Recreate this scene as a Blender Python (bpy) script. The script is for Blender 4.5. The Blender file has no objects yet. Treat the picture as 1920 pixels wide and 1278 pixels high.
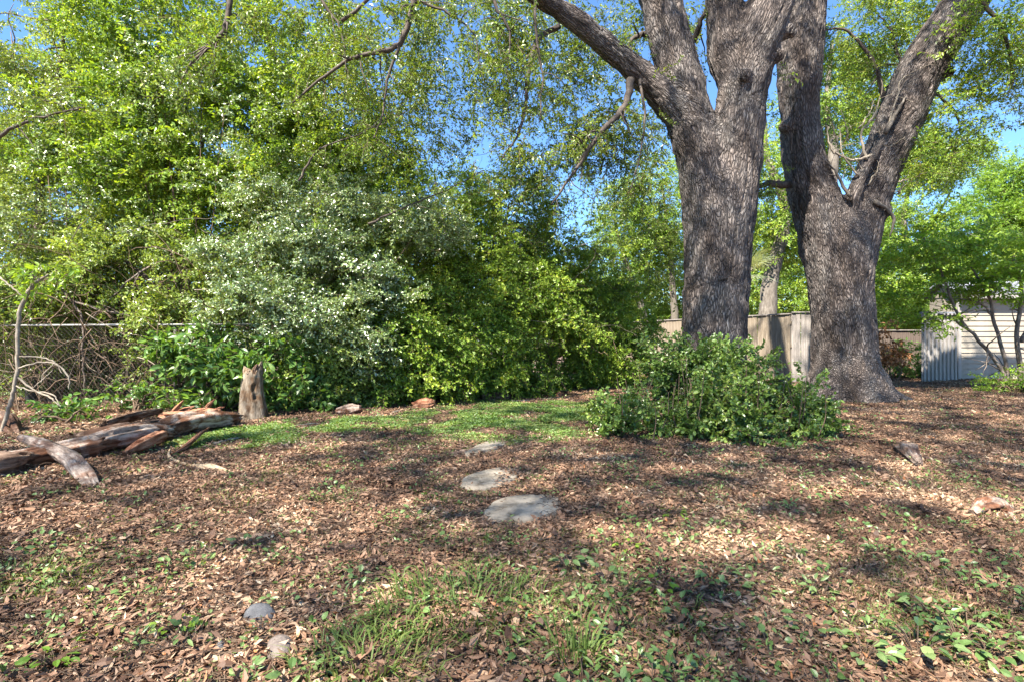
import bpy, bmesh, math, random
import numpy as np
from mathutils import Vector, Matrix, noise, kdtree, Euler

S = bpy.context.scene
C = S.collection
R = math.radians
RNG = random.Random(7)

# ------------------------------------------------------------------ camera, sky, sun, exposure
CAM_H, F, HZ, CX = 1.15, 1000.0, 639.0, 960.0      # metres; pixels of the 1920 px wide photograph
cam = bpy.data.cameras.new('camera'); camo = bpy.data.objects.new('camera', cam); C.objects.link(camo)
camo.location = (0, 0, CAM_H); camo.rotation_euler = (R(90), 0, 0)
cam.sensor_width = 36; cam.lens = 36 * F / 1920; cam.clip_start = .05; cam.clip_end = 1200
S.camera = camo
SUN = Vector((-0.36, -0.50, 0.79)).normalized()
w = bpy.data.worlds.new('World'); S.world = w; w.use_nodes = True
nt = w.node_tree; nt.nodes.clear()
sky = nt.nodes.new('ShaderNodeTexSky'); sky.sky_type = 'NISHITA'; sky.sun_disc = False
sky.sun_elevation = math.asin(SUN.z); sky.sun_rotation = math.atan2(SUN.x, SUN.y)
sky.air_density = 1.0; sky.dust_density = .1; sky.ozone_density = 6.0
bg = nt.nodes.new('ShaderNodeBackground'); bg.inputs[1].default_value = .078
wo = nt.nodes.new('ShaderNodeOutputWorld')
mxs = nt.nodes.new('ShaderNodeMix'); mxs.data_type = 'RGBA'; mxs.blend_type = 'MULTIPLY'; mxs.inputs[0].default_value = 1; mxs.inputs[7].default_value = (.74, .89, 1.0, 1)
nt.links.new(sky.outputs[0], mxs.inputs[6]); nt.links.new(mxs.outputs[2], bg.inputs[0]); nt.links.new(bg.outputs[0], wo.inputs[0])
sl = bpy.data.lights.new('sun', 'SUN'); sl.energy = 5.0; sl.angle = R(.53); sl.color = (1, .93, .82)
so = bpy.data.objects.new('sun', sl); C.objects.link(so)
so.rotation_euler = SUN.to_track_quat('Z', 'Y').to_euler(); so.location = (0, 0, 30)
S.view_settings.view_transform = 'Standard'; S.view_settings.look = 'None'
S.view_settings.exposure = 2.2; S.view_settings.gamma = 1.0; S.view_settings.use_curve_mapping = False
S.render.engine = 'CYCLES'
cy = S.cycles
cy.max_bounces = 8; cy.diffuse_bounces = 4; cy.glossy_bounces = 2; cy.transmission_bounces = 6; cy.transparent_max_bounces = 6
cy.use_denoising = True; cy.caustics_reflective = False; cy.caustics_refractive = False
cy.sample_clamp_indirect = 6

# ------------------------------------------------------------------ helpers
def gh(x, y):
    d = math.hypot(x, y)
    k = 1.0 if d < 25 else max(0, 1 - (d - 25) / 25)
    return k * (.05 * noise.noise(Vector((x * .35, y * .35, 3.1))) + .018 * noise.noise(Vector((x * 1.7, y * 1.7, 9.1))))
def P(px, py, Z): return Vector(((px - CX) / F * Z, Z, CAM_H - (py - HZ) / F * Z))
def G(px, py):
    Z = CAM_H * F / (py - HZ); x = (px - CX) / F * Z
    return Vector((x, Z, gh(x, Z)))

def tag(o, label=None, cat=None, group=None, kind=None):
    if label: o['label'] = label
    if cat: o['category'] = cat
    if group: o['group'] = group
    if kind: o['kind'] = kind
    return o
def empty(name, loc, label, cat, group=None, rz=0):
    o = bpy.data.objects.new(name, None); C.objects.link(o); o.location = loc; o.rotation_euler = (0, 0, rz)
    o.empty_display_size = .2
    return tag(o, label, cat, group)
def link(name, me, parent=None, mats=()):
    for m in mats: me.materials.append(m)
    o = bpy.data.objects.new(name, me); C.objects.link(o)
    if parent is not None:
        o.parent = parent
        o.matrix_parent_inverse = Matrix.Identity(4)
    return o
class MB:
    """collects polygons into one mesh, world coordinates; link() makes them local to the parent"""
    def __init__(s): s.v = []; s.f = []; s.m = []; s.a = []
    def add(s, vs, fs, m=0, a=.5):
        n = len(s.v); s.v += [tuple(q) for q in vs]; s.f += [tuple(i + n for i in f) for f in fs]
        s.m += [m] * len(fs); s.a += [a] * len(vs)
    def box(s, c, size, rz=0, m=0, a=.5, rot=None, taper=1.0):
        hx, hy, hz = (q / 2 for q in size)
        M = rot if rot is not None else Matrix.Rotation(rz, 3, 'Z')
        vs = []
        for z in (-hz, hz):
            t = taper if z > 0 else 1
            for x, y in ((-hx, -hy), (hx, -hy), (hx, hy), (-hx, hy)): vs.append(M @ Vector((x * t, y * t, z)) + Vector(c))
        s.add(vs, [(3, 2, 1, 0), (4, 5, 6, 7), (0, 1, 5, 4), (1, 2, 6, 5), (2, 3, 7, 6), (3, 0, 4, 7)], m, a)
    def tube(s, pts, rads, n=6, m=0, a=.5, cap=True, flat=1.0):
        pts = [Vector(p) for p in pts]; vs = []; k = len(pts)
        u = None
        for i, p in enumerate(pts):
            t = (pts[min(i + 1, k - 1)] - pts[max(i - 1, 0)])
            t = t.normalized() if t.length > 1e-9 else Vector((0, 0, 1))
            if u is None: u = t.orthogonal().normalized()
            u = (u - t * u.dot(t)).normalized(); v = t.cross(u)
            r = rads[i] if hasattr(rads, '__len__') else rads
            for j in range(n):
                q = 2 * math.pi * j / n; vs.append(p + u * math.cos(q) * r + v * math.sin(q) * r * flat)
        fs = [(i * n + j, i * n + (j + 1) % n, (i + 1) * n + (j + 1) % n, (i + 1) * n + j) for i in range(k - 1) for j in range(n)]
        if cap: fs += [tuple(range(n))[::-1], tuple((k - 1) * n + j for j in range(n))]
        s.add(vs, fs, m, a)
    def mesh(s, name, off=None, smooth=False, attr=False):
        me = bpy.data.meshes.new(name)
        vs = s.v if off is None else [(a - off[0], b - off[1], c - off[2]) for a, b, c in s.v]
        me.from_pydata(vs, [], s.f); me.polygons.foreach_set('material_index', s.m)
        if smooth: me.polygons.foreach_set('use_smooth', [True] * len(s.f))
        if attr:
            at = me.attributes.new('lv', 'FLOAT', 'POINT'); at.data.foreach_set('value', s.a)
        me.update(); return me
    def obj(s, name, mats, parent=None, smooth=False, attr=False):
        off = parent.matrix_basis.translation if parent is not None else None
        if parent is not None and parent.parent is not None: off = off + parent.parent.matrix_basis.translation
        return link(name, s.mesh(name, off, smooth, attr), parent, mats)

def curve(pts, n=8):
    """Catmull-Rom through points"""
    pts = [Vector(p) for p in pts]; out = []
    q = [pts[0] * 2 - pts[1]] + pts + [pts[-1] * 2 - pts[-2]]
    for i in range(1, len(q) - 2):
        for j in range(n):
            t = j / n; a, b, c, d = q[i - 1], q[i], q[i + 1], q[i + 2]
            out.append(.5 * ((2 * b) + (c - a) * t + (2 * a - 5 * b + 4 * c - d) * t * t + (3 * b - a - 3 * c + d) * t ** 3))
    out.append(pts[-1]); return out
def lerps(vals, n):
    out = []
    for i in range(len(vals) - 1):
        for j in range(n): out.append(vals[i] + (vals[i + 1] - vals[i]) * j / n)
    return out + [vals[-1]]

# ------------------------------------------------------------------ materials
def mat(name):
    m = bpy.data.materials.new(name); m.use_nodes = True; t = m.node_tree; t.nodes.clear()
    return m, t, t.nodes.new, t.links.new
def ramp(t, stops, interp='LINEAR'):
    r = t.nodes.new('ShaderNodeValToRGB'); e = r.color_ramp.elements; r.color_ramp.interpolation = interp
    while len(e) < len(stops): e.new(.5)
    for k, (p, c) in enumerate(stops): e[k].position = p; e[k].color = (*c, 1)
    return r
def leaf_mat(name, stops, trans=.35, rough=.4, spec=.5, tcol=(1.5, 1.35, .45), inst=.35, ior=1.5):
    m, t, N, L = mat(name)
    a = N('ShaderNodeAttribute'); a.attribute_name = 'lv'
    oi = N('ShaderNodeObjectInfo')
    mx = N('ShaderNodeMath'); mx.operation = 'MULTIPLY_ADD'; mx.inputs[1].default_value = inst; mx.inputs[2].default_value = 0
    L(oi.outputs['Random'], mx.inputs[0])
    ad = N('ShaderNodeMath'); ad.operation = 'MULTIPLY_ADD'; ad.inputs[1].default_value = 1 - inst
    L(a.outputs['Fac'], ad.inputs[0]); L(mx.outputs[0], ad.inputs[2])
    ge = N('ShaderNodeNewGeometry'); cn = N('ShaderNodeTexNoise'); cn.inputs['Scale'].default_value = 1.1; cn.inputs['Detail'].default_value = 2; L(ge.outputs['Position'], cn.inputs['Vector'])
    c1 = N('ShaderNodeMath'); c1.operation = 'MULTIPLY_ADD'; c1.inputs[1].default_value = 1.5; c1.inputs[2].default_value = -.75; L(cn.outputs[0], c1.inputs[0])
    c2 = N('ShaderNodeMath'); c2.operation = 'ADD'; c2.use_clamp = True; L(ad.outputs[0], c2.inputs[0]); L(c1.outputs[0], c2.inputs[1])
    r = ramp(t, stops); L(c2.outputs[0], r.inputs[0])
    p = N('ShaderNodeBsdfPrincipled'); L(r.outputs[0], p.inputs['Base Color']); p.inputs['Roughness'].default_value = rough
    p.inputs['Specular IOR Level'].default_value = spec; p.inputs['IOR'].default_value = ior
    tr = N('ShaderNodeBsdfTranslucent'); mc = N('ShaderNodeMix'); mc.data_type = 'RGBA'; mc.blend_type = 'MULTIPLY'; mc.inputs[0].default_value = 1
    L(r.outputs[0], mc.inputs[6]); mc.inputs[7].default_value = (*tcol, 1); L(mc.outputs[2], tr.inputs[0])
    ms = N('ShaderNodeMixShader'); ms.inputs[0].default_value = trans
    L(p.outputs[0], ms.inputs[1]); L(tr.outputs[0], ms.inputs[2])
    o = N('ShaderNodeOutputMaterial'); L(ms.outputs[0], o.inputs[0]); return m
def rough_mat(name, stops, scale=8, stretch=(1, 1, 1), rough=.85, bump=.4, bscale=30, spec=.3, dist=.01, detail=8):
    m, t, N, L = mat(name)
    tc = N('ShaderNodeTexCoord'); mp = N('ShaderNodeMapping'); mp.inputs['Scale'].default_value = stretch; L(tc.outputs['Object'], mp.inputs[0])
    n1 = N('ShaderNodeTexNoise'); n1.inputs['Scale'].default_value = scale; n1.inputs['Detail'].default_value = detail; n1.inputs['Roughness'].default_value = .65
    L(mp.outputs[0], n1.inputs['Vector'])
    r = ramp(t, stops); L(n1.outputs[0], r.inputs[0])
    n2 = N('ShaderNodeTexNoise'); n2.inputs['Scale'].default_value = bscale; n2.inputs['Detail'].default_value = 6; L(mp.outputs[0], n2.inputs['Vector'])
    b = N('ShaderNodeBump'); b.inputs['Strength'].default_value = bump; b.inputs['Distance'].default_value = dist; L(n2.outputs[0], b.inputs['Height'])
    p = N('ShaderNodeBsdfPrincipled'); L(r.outputs[0], p.inputs['Base Color']); p.inputs['Roughness'].default_value = rough
    p.inputs['Specular IOR Level'].default_value = spec; L(b.outputs[0], p.inputs['Normal'])
    o = N('ShaderNodeOutputMaterial'); L(p.outputs[0], o.inputs[0]); return m

def bark_mat(name, dark, mid, light, scale=33):
    m, t, N, L = mat(name)
    a = N('ShaderNodeAttribute'); a.attribute_name = 'bark'
    tc = N('ShaderNodeTexCoord')
    nz = N('ShaderNodeTexNoise'); nz.inputs['Scale'].default_value = 9; nz.inputs['Detail'].default_value = 3; L(a.outputs['Vector'], nz.inputs['Vector'])
    vm = N('ShaderNodeVectorMath'); vm.operation = 'MULTIPLY_ADD'; vm.inputs[1].default_value = (.13, .13, .13); L(nz.outputs['Color'], vm.inputs[0]); L(a.outputs['Vector'], vm.inputs[2])
    v = N('ShaderNodeTexVoronoi'); v.feature = 'DISTANCE_TO_EDGE'; v.inputs['Scale'].default_value = scale; L(vm.outputs[0], v.inputs['Vector'])
    r1 = ramp(t, [(0, (0, 0, 0)), (.22, (.65, .65, .65)), (.6, (1, 1, 1))]); L(v.outputs['Distance'], r1.inputs[0])
    nf = N('ShaderNodeTexNoise'); nf.inputs['Scale'].default_value = 60; nf.inputs['Detail'].default_value = 6; nf.inputs['Roughness'].default_value = .7; L(a.outputs['Vector'], nf.inputs['Vector'])
    mu = N('ShaderNodeMath'); mu.operation = 'MULTIPLY_ADD'; mu.inputs[1].default_value = .7; L(nf.outputs[0], mu.inputs[0]); L(r1.outputs[0], mu.inputs[2])
    cr = ramp(t, [(.25, dark), (.75, mid), (1.35 / 1.5, light)])
    sc = N('ShaderNodeMath'); sc.operation = 'MULTIPLY'; sc.inputs[1].default_value = .66; L(mu.outputs[0], sc.inputs[0]); L(sc.outputs[0], cr.inputs[0])
    # lichen and large tone patches
    nl = N('ShaderNodeTexNoise'); nl.inputs['Scale'].default_value = 2.3; nl.inputs['Detail'].default_value = 7; nl.inputs['Roughness'].default_value = .62; L(tc.outputs['Object'], nl.inputs['Vector'])
    rl = ramp(t, [(.44, (0, 0, 0)), (.66, (1, 1, 1))]); L(nl.outputs[0], rl.inputs[0])
    ms_ = N('ShaderNodeMapping'); ms_.inputs['Scale'].default_value = (2.6, 2.6, 1.1); L(tc.outputs['Object'], ms_.inputs[0])
    nd = N('ShaderNodeTexNoise'); nd.inputs['Scale'].default_value = 1; nd.inputs['Detail'].default_value = 9; nd.inputs['Roughness'].default_value = .6; L(ms_.outputs[0], nd.inputs['Vector'])
    rd = ramp(t, [(.38, (.52, .44, .40)), (.5, (.92, .86, .84)), (.62, (1.0, 1.0, 1.0))]); L(nd.outputs[0], rd.inputs[0])
    md_ = N('ShaderNodeMix'); md_.data_type = 'RGBA'; md_.blend_type = 'MULTIPLY'; md_.inputs[0].default_value = 1; L(cr.outputs[0], md_.inputs[6]); L(rd.outputs[0], md_.inputs[7])
    mx = N('ShaderNodeMix'); mx.data_type = 'RGBA'; mx.blend_type = 'MULTIPLY'; L(md_.outputs[2], mx.inputs[6]); mx.inputs[7].default_value = (1.5, 1.52, 1.5, 1); L(rl.outputs[0], mx.inputs[0])
    bp = N('ShaderNodeBump'); bp.inputs['Strength'].default_value = 1.0; bp.inputs['Distance'].default_value = .03; L(mu.outputs[0], bp.inputs['Height'])
    p = N('ShaderNodeBsdfPrincipled'); L(mx.outputs[2], p.inputs['Base Color']); p.inputs['Roughness'].default_value = .75; p.inputs['Specular IOR Level'].default_value = .35
    L(bp.outputs[0], p.inputs['Normal'])
    o = N('ShaderNodeOutputMaterial'); L(p.outputs[0], o.inputs[0]); return m

M = {}
M['bark'] = bark_mat('oak_bark', (.040, .032, .028), (.165, .146, .134), (.305, .280, .264))
M['thin_bark'] = rough_mat('thin_bark', [(.3, (.06, .045, .035)), (.55, (.15, .12, .10)), (.75, (.30, .27, .24))], 20, (1, 1, .4), bump=.6, bscale=60)
M['grey_bark'] = rough_mat('grey_bark', [(.3, (.06, .05, .04)), (.55, (.14, .12, .10)), (.75, (.24, .215, .185))], 14, (1, 1, .35), bump=.7, bscale=40, dist=.02)
M['pale_twig'] = rough_mat('pale_twig', [(.3, (.15, .12, .09)), (.7, (.33, .285, .22))], 12, bump=.3)
M['brown_twig'] = rough_mat('brown_twig', [(.3, (.05, .033, .022)), (.7, (.17, .115, .075))], 6, bump=.3)
M['backlit_bark'] = rough_mat('backlit_bark', [(.3, (.03, .022, .018)), (.6, (.085, .068, .055)), (.8, (.16, .14, .12))], 20, (1, 1, .4), bump=.6, bscale=60)  # thin_bark darkened: the backlit look of the hanging branches is in the colour
# leaves
M['oak_leaf'] = leaf_mat('oak_leaf', [(0, (0.069, 0.116, 0.015)), (.5, (0.150, 0.226, 0.029)), (.85, (0.188, 0.268, 0.033)), (1, (0.250, 0.305, 0.055))], .38, .36)
M['cover_leaf'] = leaf_mat('cover_leaf', [(0, (.08, .155, .03)), (.6, (.16, .26, .06)), (1, (.32, .36, .13))], .38, .45, .4)
M['lime_leaf'] = leaf_mat('lime_leaf', [(0, (.09, .165, .022)), (.5, (.19, .31, .04)), (.85, (.30, .41, .05)), (1, (.40, .46, .06))], .42, .40, .5, ior=1.5)
M['gloss_leaf'] = leaf_mat('gloss_leaf', [(0, (.085, .155, .035)), (.5, (.175, .275, .07)), (1, (.34, .42, .16))], .28, .38, 1.0, ior=1.95)
M['hedge_leaf'] = leaf_mat('hedge_leaf', [(0, (.10, .155, .03)), (.5, (.22, .31, .055)), (1, (.36, .45, .10))], .38, .38, .6, ior=1.55)
M['bush_leaf'] = leaf_mat('bush_leaf', [(0, (0.056, 0.106, 0.022)), (.55, (0.125, 0.207, 0.039)), (.9, (0.200, 0.286, 0.055)), (1, (0.275, 0.314, 0.077))], .30, .36, .6)
M['broad_leaf'] = leaf_mat('broad_leaf', [(0, (.06, .13, .03)), (.5, (.10, .20, .04)), (1, (.18, .29, .06))], .40, .38, .6)
M['bright_leaf'] = leaf_mat('bright_leaf', [(0, (0.096, 0.196, 0.022)), (.5, (0.180, 0.310, 0.033)), (1, (0.288, 0.425, 0.055))], .48, .42, .4)
M['weed_leaf'] = leaf_mat('weed_leaf', [(0, (.07, .13, .035)), (.5, (.13, .21, .06)), (1, (.25, .32, .12))], .3, .4, .5)
M['grass_leaf'] = leaf_mat('grass_leaf', [(0, (.08, .13, .025)), (.55, (.15, .21, .05)), (.8, (.24, .26, .08)), (1, (.40, .34, .16))], .35, .5, .4)
M['palm_leaf'] = leaf_mat('palm_leaf', [(0, (.16, .20, .12)), (1, (.36, .40, .28))], .3, .4, .5)
M['litter_leaf'] = leaf_mat('litter_leaf', [(0, (.045, .023, .014)), (.25, (.125, .067, .040)), (.5, (.225, .128, .078)), (.74, (.335, .212, .135)), (.86, (.44, .315, .205)), (.93, (.33, .125, .042)), (1, (.56, .44, .30))], .10, .6, .3, (1.3, 1, .7), .12)
M['dead_leaf'] = leaf_mat('dead_leaf', [(0, (.16, .07, .03)), (1, (.36, .18, .08))], .2, .6, .3)

def ground_mat():
    m, t, N, L = mat('ground_litter')
    tc = N('ShaderNodeTexCoord')
    wv = N('ShaderNodeTexNoise'); wv.inputs['Scale'].default_value = 9; wv.inputs['Detail'].default_value = 3; L(tc.outputs['Object'], wv.inputs['Vector'])
    vm = N('ShaderNodeVectorMath'); vm.operation = 'MULTIPLY_ADD'; vm.inputs[1].default_value = (.12, .12, .12); L(wv.outputs['Color'], vm.inputs[0]); L(tc.outputs['Object'], vm.inputs[2])
    v = N('ShaderNodeTexVoronoi'); v.inputs['Scale'].default_value = 26; L(vm.outputs[0], v.inputs['Vector'])
    sp = N('ShaderNodeSeparateColor'); L(v.outputs['Color'], sp.inputs[0])
    r = ramp(t, [(0, (.05, .032, .025)), (.3, (.11, .07, .052)), (.6, (.20, .13, .098)), (.85, (.31, .215, .165)), (1, (.43, .34, .27))]); L(sp.outputs[0], r.inputs[0])
    a = N('ShaderNodeAttribute'); a.attribute_name = 'green'
    n = N('ShaderNodeTexNoise'); n.inputs['Scale'].default_value = 14; n.inputs['Detail'].default_value = 8; n.inputs['Roughness'].default_value = .75; L(tc.outputs['Object'], n.inputs['Vector'])
    ad = N('ShaderNodeMath'); ad.operation = 'MULTIPLY_ADD'; ad.inputs[1].default_value = 1.0; L(a.outputs['Fac'], ad.inputs[0]); L(n.outputs[0], ad.inputs[2])
    rg = ramp(t, [(.78, (0, 0, 0)), (.98, (1, 1, 1))]); L(ad.outputs[0], rg.inputs[0])
    gr = ramp(t, [(.3, (.05, .09, .02)), (.5, (.11, .18, .035)), (.7, (.24, .28, .09))]); L(n.outputs[0], gr.inputs[0])
    mx = N('ShaderNodeMix'); mx.data_type = 'RGBA'; L(rg.outputs[0], mx.inputs[0]); L(r.outputs[0], mx.inputs[6]); L(gr.outputs[0], mx.inputs[7])
    b = N('ShaderNodeBump'); b.inputs['Strength'].default_value = .9; b.inputs['Distance'].default_value = .03; L(sp.outputs[1], b.inputs['Height'])
    p = N('ShaderNodeBsdfPrincipled'); L(mx.outputs[2], p.inputs['Base Color']); p.inputs['Roughness'].default_value = .85; p.inputs['Specular IOR Level'].default_value = .25
    L(b.outputs[0], p.inputs['Normal'])
    o = N('ShaderNodeOutputMaterial'); L(p.outputs[0], o.inputs[0]); return m
M['ground'] = ground_mat()

# ------------------------------------------------------------------ leaf shapes and sprays (prototypes that are drawn many times over)
def leaf(mb, base, d, nrm, ln, wd, a, fold=.18, curl=.12, pts=4, m=0):
    """one leaf: folded along its midrib; pts=4 -> 2 triangles, 6 -> rounded, 4 quads"""
    d = d.normalized(); s = d.cross(nrm)
    s = s.normalized() if s.length > 1e-6 else d.orthogonal().normalized()
    n = s.cross(d)
    if pts == 4:
        vs = [base, base + d * ln * .45 + s * wd / 2 + n * fold * wd, base + d * ln - n * curl * ln, base + d * ln * .45 - s * wd / 2 + n * fold * wd]
        mb.add(vs, [(0, 2, 1), (0, 3, 2)], m, a)
    else:
        c1 = base + d * ln * .5; tip = base + d * ln - n * curl * ln
        vs = [base, c1, tip]
        for sg in (1, -1):
            vs += [base + d * ln * .22 + s * sg * wd * .40 + n * fold * wd, base + d * ln * .58 + s * sg * wd * .48 + n * fold * wd * .8, base + d * ln * .86 + s * sg * wd * .22 + n * (fold * wd * .4 - curl * ln * .6)]
        mb.add(vs, [(0, 1, 3), (1, 4, 3), (1, 2, 5, 4), (0, 6, 1), (1, 6, 7), (1, 7, 8, 2)], m, a)

def spray(rng, nleaf, length, ll, lw, droop=.2, twigs=4, up=.7, pts=4, stem=.003, open_=.9, whorl=False, face=0):
    mb = MB(); lines = []
    main = [Vector((0, 0, 0))]; d = Vector((1, rng.uniform(-.2, .2), rng.uniform(0, .3))).normalized()
    for i in range(5):
        d = (d + Vector((0, rng.uniform(-.25, .25), rng.uniform(-.15, .15) - droop * .3))).normalized()
        main.append(main[-1] + d * length / 5)
    lines.append(main)
    for k in range(twigs):
        i = rng.randint(0, 4); p = main[i].lerp(main[i + 1], rng.random())
        sd = 1 if k % 2 else -1
        d = Vector((rng.uniform(.3, .9), sd * rng.uniform(.4, 1), rng.uniform(-.3, .5))).normalized(); ln = [p]
        tl = length * rng.uniform(.3, .6)
        for j in range(3):
            d = (d + Vector((0, 0, -droop * .35)) + Vector([rng.uniform(-.2, .2) for _ in range(3)])).normalized(); ln.append(ln[-1] + d * tl / 3)
        lines.append(ln)
    for ln in lines: mb.tube(ln, [stem * (1 - .6 * i / (len(ln) - 1)) for i in range(len(ln))], 3, 1, .5, cap=False)
    tot = sum((ln[-1] - ln[0]).length for ln in lines)
    for ln in lines:
        k = max(3, round(nleaf * (ln[-1] - ln[0]).length / tot)); seg = len(ln) - 1
        for i in range(k):
            u = ((i + rng.random()) / k) ** .8 if not whorl else 1 - (rng.random() ** 2) * .35
            q = min(u, .999) * seg; j = int(q); p = ln[j].lerp(ln[j + 1], q - j); t = (ln[j + 1] - ln[j]).normalized()
            out = Vector((rng.gauss(0, 1), rng.gauss(0, 1), rng.gauss(0, .6))); out = (out - t * out.dot(t)).normalized()
            d = (t * rng.uniform(.2, .9) + out * open_).normalized() + Vector((0, 0, -droop * rng.random()))
            nr = Vector((face + rng.gauss(0, 1 - up + .15), rng.gauss(0, 1 - up + .15), up)).normalized()
            z = rng.uniform(.7, 1.2)
            leaf(mb, p, d, nr, ll * z, lw * z, rng.random(), pts=pts, fold=rng.uniform(.05, .3), curl=rng.uniform(0, .25))
    return mb

def scatter(name, protos, pts, rots, scl, which, mats, parent=None):
    """one object: its mesh holds the prototypes and one loose vertex per copy; a geometry-node tree draws a prototype at every vertex"""
    off = Vector((0, 0, 0)) if parent is None else parent.matrix_basis.translation
    V = []; Fc = []; mi = []; lv = []; pid = []
    for k, mb in enumerate(protos):
        n = len(V); V += mb.v; Fc += [tuple(i + n for i in f) for f in mb.f]; mi += mb.m; lv += mb.a; pid += [k + 1] * len(mb.v)
    nv = len(V)
    V += [(p[0] - off[0], p[1] - off[1], p[2] - off[2]) for p in pts]; n = len(pts)
    me = bpy.data.meshes.new(name); me.from_pydata(V, [], Fc); me.polygons.foreach_set('material_index', mi)
    def at(nm, ty, key, arr):
        a = me.attributes.new(nm, ty, 'POINT'); a.data.foreach_set(key, np.asarray(arr).ravel())
    at('lv', 'FLOAT', 'value', np.array(lv + [0.] * n, np.float32)); at('pid', 'INT', 'value', np.array(pid + [0] * n, np.int32))
    at('rot', 'FLOAT_VECTOR', 'vector', np.array([(0, 0, 0)] * nv + [tuple(r) for r in rots], np.float32))
    at('scl', 'FLOAT', 'value', np.array([1.] * nv + list(scl), np.float32))
    at('pick', 'INT', 'value', np.array([0] * nv + list(which), np.int32))
    o = link(name, me, parent, mats)
    md = o.modifiers.new('copies', 'NODES'); md.node_group = scatter_group(); return o
_grp = []
def scatter_group():
    if _grp: return _grp[0]
    g = bpy.data.node_groups.new('draw_copies', 'GeometryNodeTree')
    g.interface.new_socket('Geometry', in_out='INPUT', socket_type='NodeSocketGeometry'); g.interface.new_socket('Geometry', in_out='OUTPUT', socket_type='NodeSocketGeometry')
    N = g.nodes.new; L = g.links.new
    gi = N('NodeGroupInput'); go = N('NodeGroupOutput')
    def attr(nm, ty):
        a = N('GeometryNodeInputNamedAttribute'); a.data_type = ty; a.inputs[0].default_value = nm; return a.outputs[0]
    cmp_ = N('FunctionNodeCompare'); cmp_.data_type = 'INT'; cmp_.operation = 'EQUAL'
    ii = [s for s in cmp_.inputs if s.type == 'INT']; pid = attr('pid', 'INT'); L(pid, ii[0]); ii[1].default_value = 0
    sp = N('GeometryNodeSeparateGeometry'); sp.domain = 'POINT'; L(gi.outputs[0], sp.inputs[0]); L(cmp_.outputs[0], sp.inputs[1])
    si = N('GeometryNodeSplitToInstances'); si.domain = 'POINT'; L(sp.outputs[1], si.inputs['Geometry']); L(pid, si.inputs['Group ID'])
    ip = N('GeometryNodeInstanceOnPoints'); L(sp.outputs[0], ip.inputs['Points']); L(si.outputs[0], ip.inputs['Instance'])
    ip.inputs['Pick Instance'].default_value = True; L(attr('pick', 'INT'), ip.inputs['Instance Index'])
    er = N('FunctionNodeEulerToRotation'); L(attr('rot', 'FLOAT_VECTOR'), er.inputs[0]); L(er.outputs[0], ip.inputs['Rotation'])
    L(attr('scl', 'FLOAT'), ip.inputs['Scale']); L(ip.outputs[0], go.inputs[0])
    _grp.append(g); return g

_r = random.Random(11)
PR = {
 'oak':   [spray(_r, 46, .50, .064, .028, .35, 5, .6) for _ in range(6)],
 'hang':  [spray(_r, 44, .56, .062, .030, .6, 5, .55, face=.15) for _ in range(6)],
 'lime':  [spray(_r, 44, .48, .080, .036, .4, 4, .6, face=.5) for _ in range(6)],
 'hedge': [spray(_r, 50, .42, .060, .031, .3, 5, .55, face=.6) for _ in range(6)],
 'gloss': [spray(_r, 54, .40, .056, .029, .15, 6, .6, face=.6) for _ in range(6)],
 'bush':  [spray(_r, 40, .26, .046, .030, .15, 4, .6, pts=6) for _ in range(6)],
 'broad': [spray(_r, 13, .34, .125, .062, .5, 2, .7, pts=6, whorl=False) for _ in range(6)],
 'flat':  [spray(_r, 34, .55, .090, .045, .25, 5, .9, pts=6, open_=.8, face=.2) for _ in range(6)],
 'fine':  [spray(_r, 56, .8, .11, .045, .3, 5, .55, face=.5) for _ in range(4)],
}
DENS = {'oak': 1.6, 'hang': .95, 'lime': 2.0, 'hedge': 2.2, 'gloss': 2.0, 'bush': 1.0, 'broad': 1.5, 'flat': 1.1, 'fine': 2.2}
def foliage(name, parent, kind, blobs, matl, seed=0, size=1.0, tilt=.6, thin=.42, shell=.5, stem='brown_twig', dens=None):
    """blobs: (centre, (rx, ry, rz), count)"""
    rng = random.Random(seed); pts = []; rots = []; scl = []; wh = []
    prs = PR[kind]; o3 = Vector((seed * 1.7, 0, 0))
    for c, rad, n in blobs:
        k = 0; tries = 0; n = int(n * (dens or DENS[kind]))
        while k < n and tries < n * 6:
            tries += 1
            d = Vector((rng.gauss(0, 1), rng.gauss(0, 1), rng.gauss(0, 1))).normalized()
            r = rng.random() ** (1 / 3) if rng.random() > shell else rng.uniform(.75, 1.08)
            wob = 1 + .35 * noise.noise(d * 1.8 + o3)
            p = Vector((c[0] + d.x * r * rad[0] * wob, c[1] + d.y * r * rad[1] * wob, c[2] + d.z * r * rad[2] * wob))
            if noise.noise(p * 1.15 + o3) + .5 * noise.noise(p * 2.9 + o3) < rng.uniform(-.35, .1) * (thin / .42) - .5 * (1 - thin / .42): continue
            if p.z < .06: continue
            yaw = math.atan2(d.y, d.x) + rng.gauss(0, .8)
            pts.append(p); rots.append((rng.gauss(0, tilt * .6), rng.gauss(0, tilt * .7) - d.z * .5 + .1, yaw)); scl.append(rng.uniform(.7, 1.25) * size); wh.append(rng.randrange(len(prs))); k += 1
    o = scatter(name, prs, pts, rots, scl, wh, (M[matl], M[stem]), parent)
    return tag(o, kind='stuff')

def B(px, py, Z, rx, ry, rz, n): return (P(px, py, Z), (rx, ry, rz), n)      # ry is the depth radius

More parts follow.
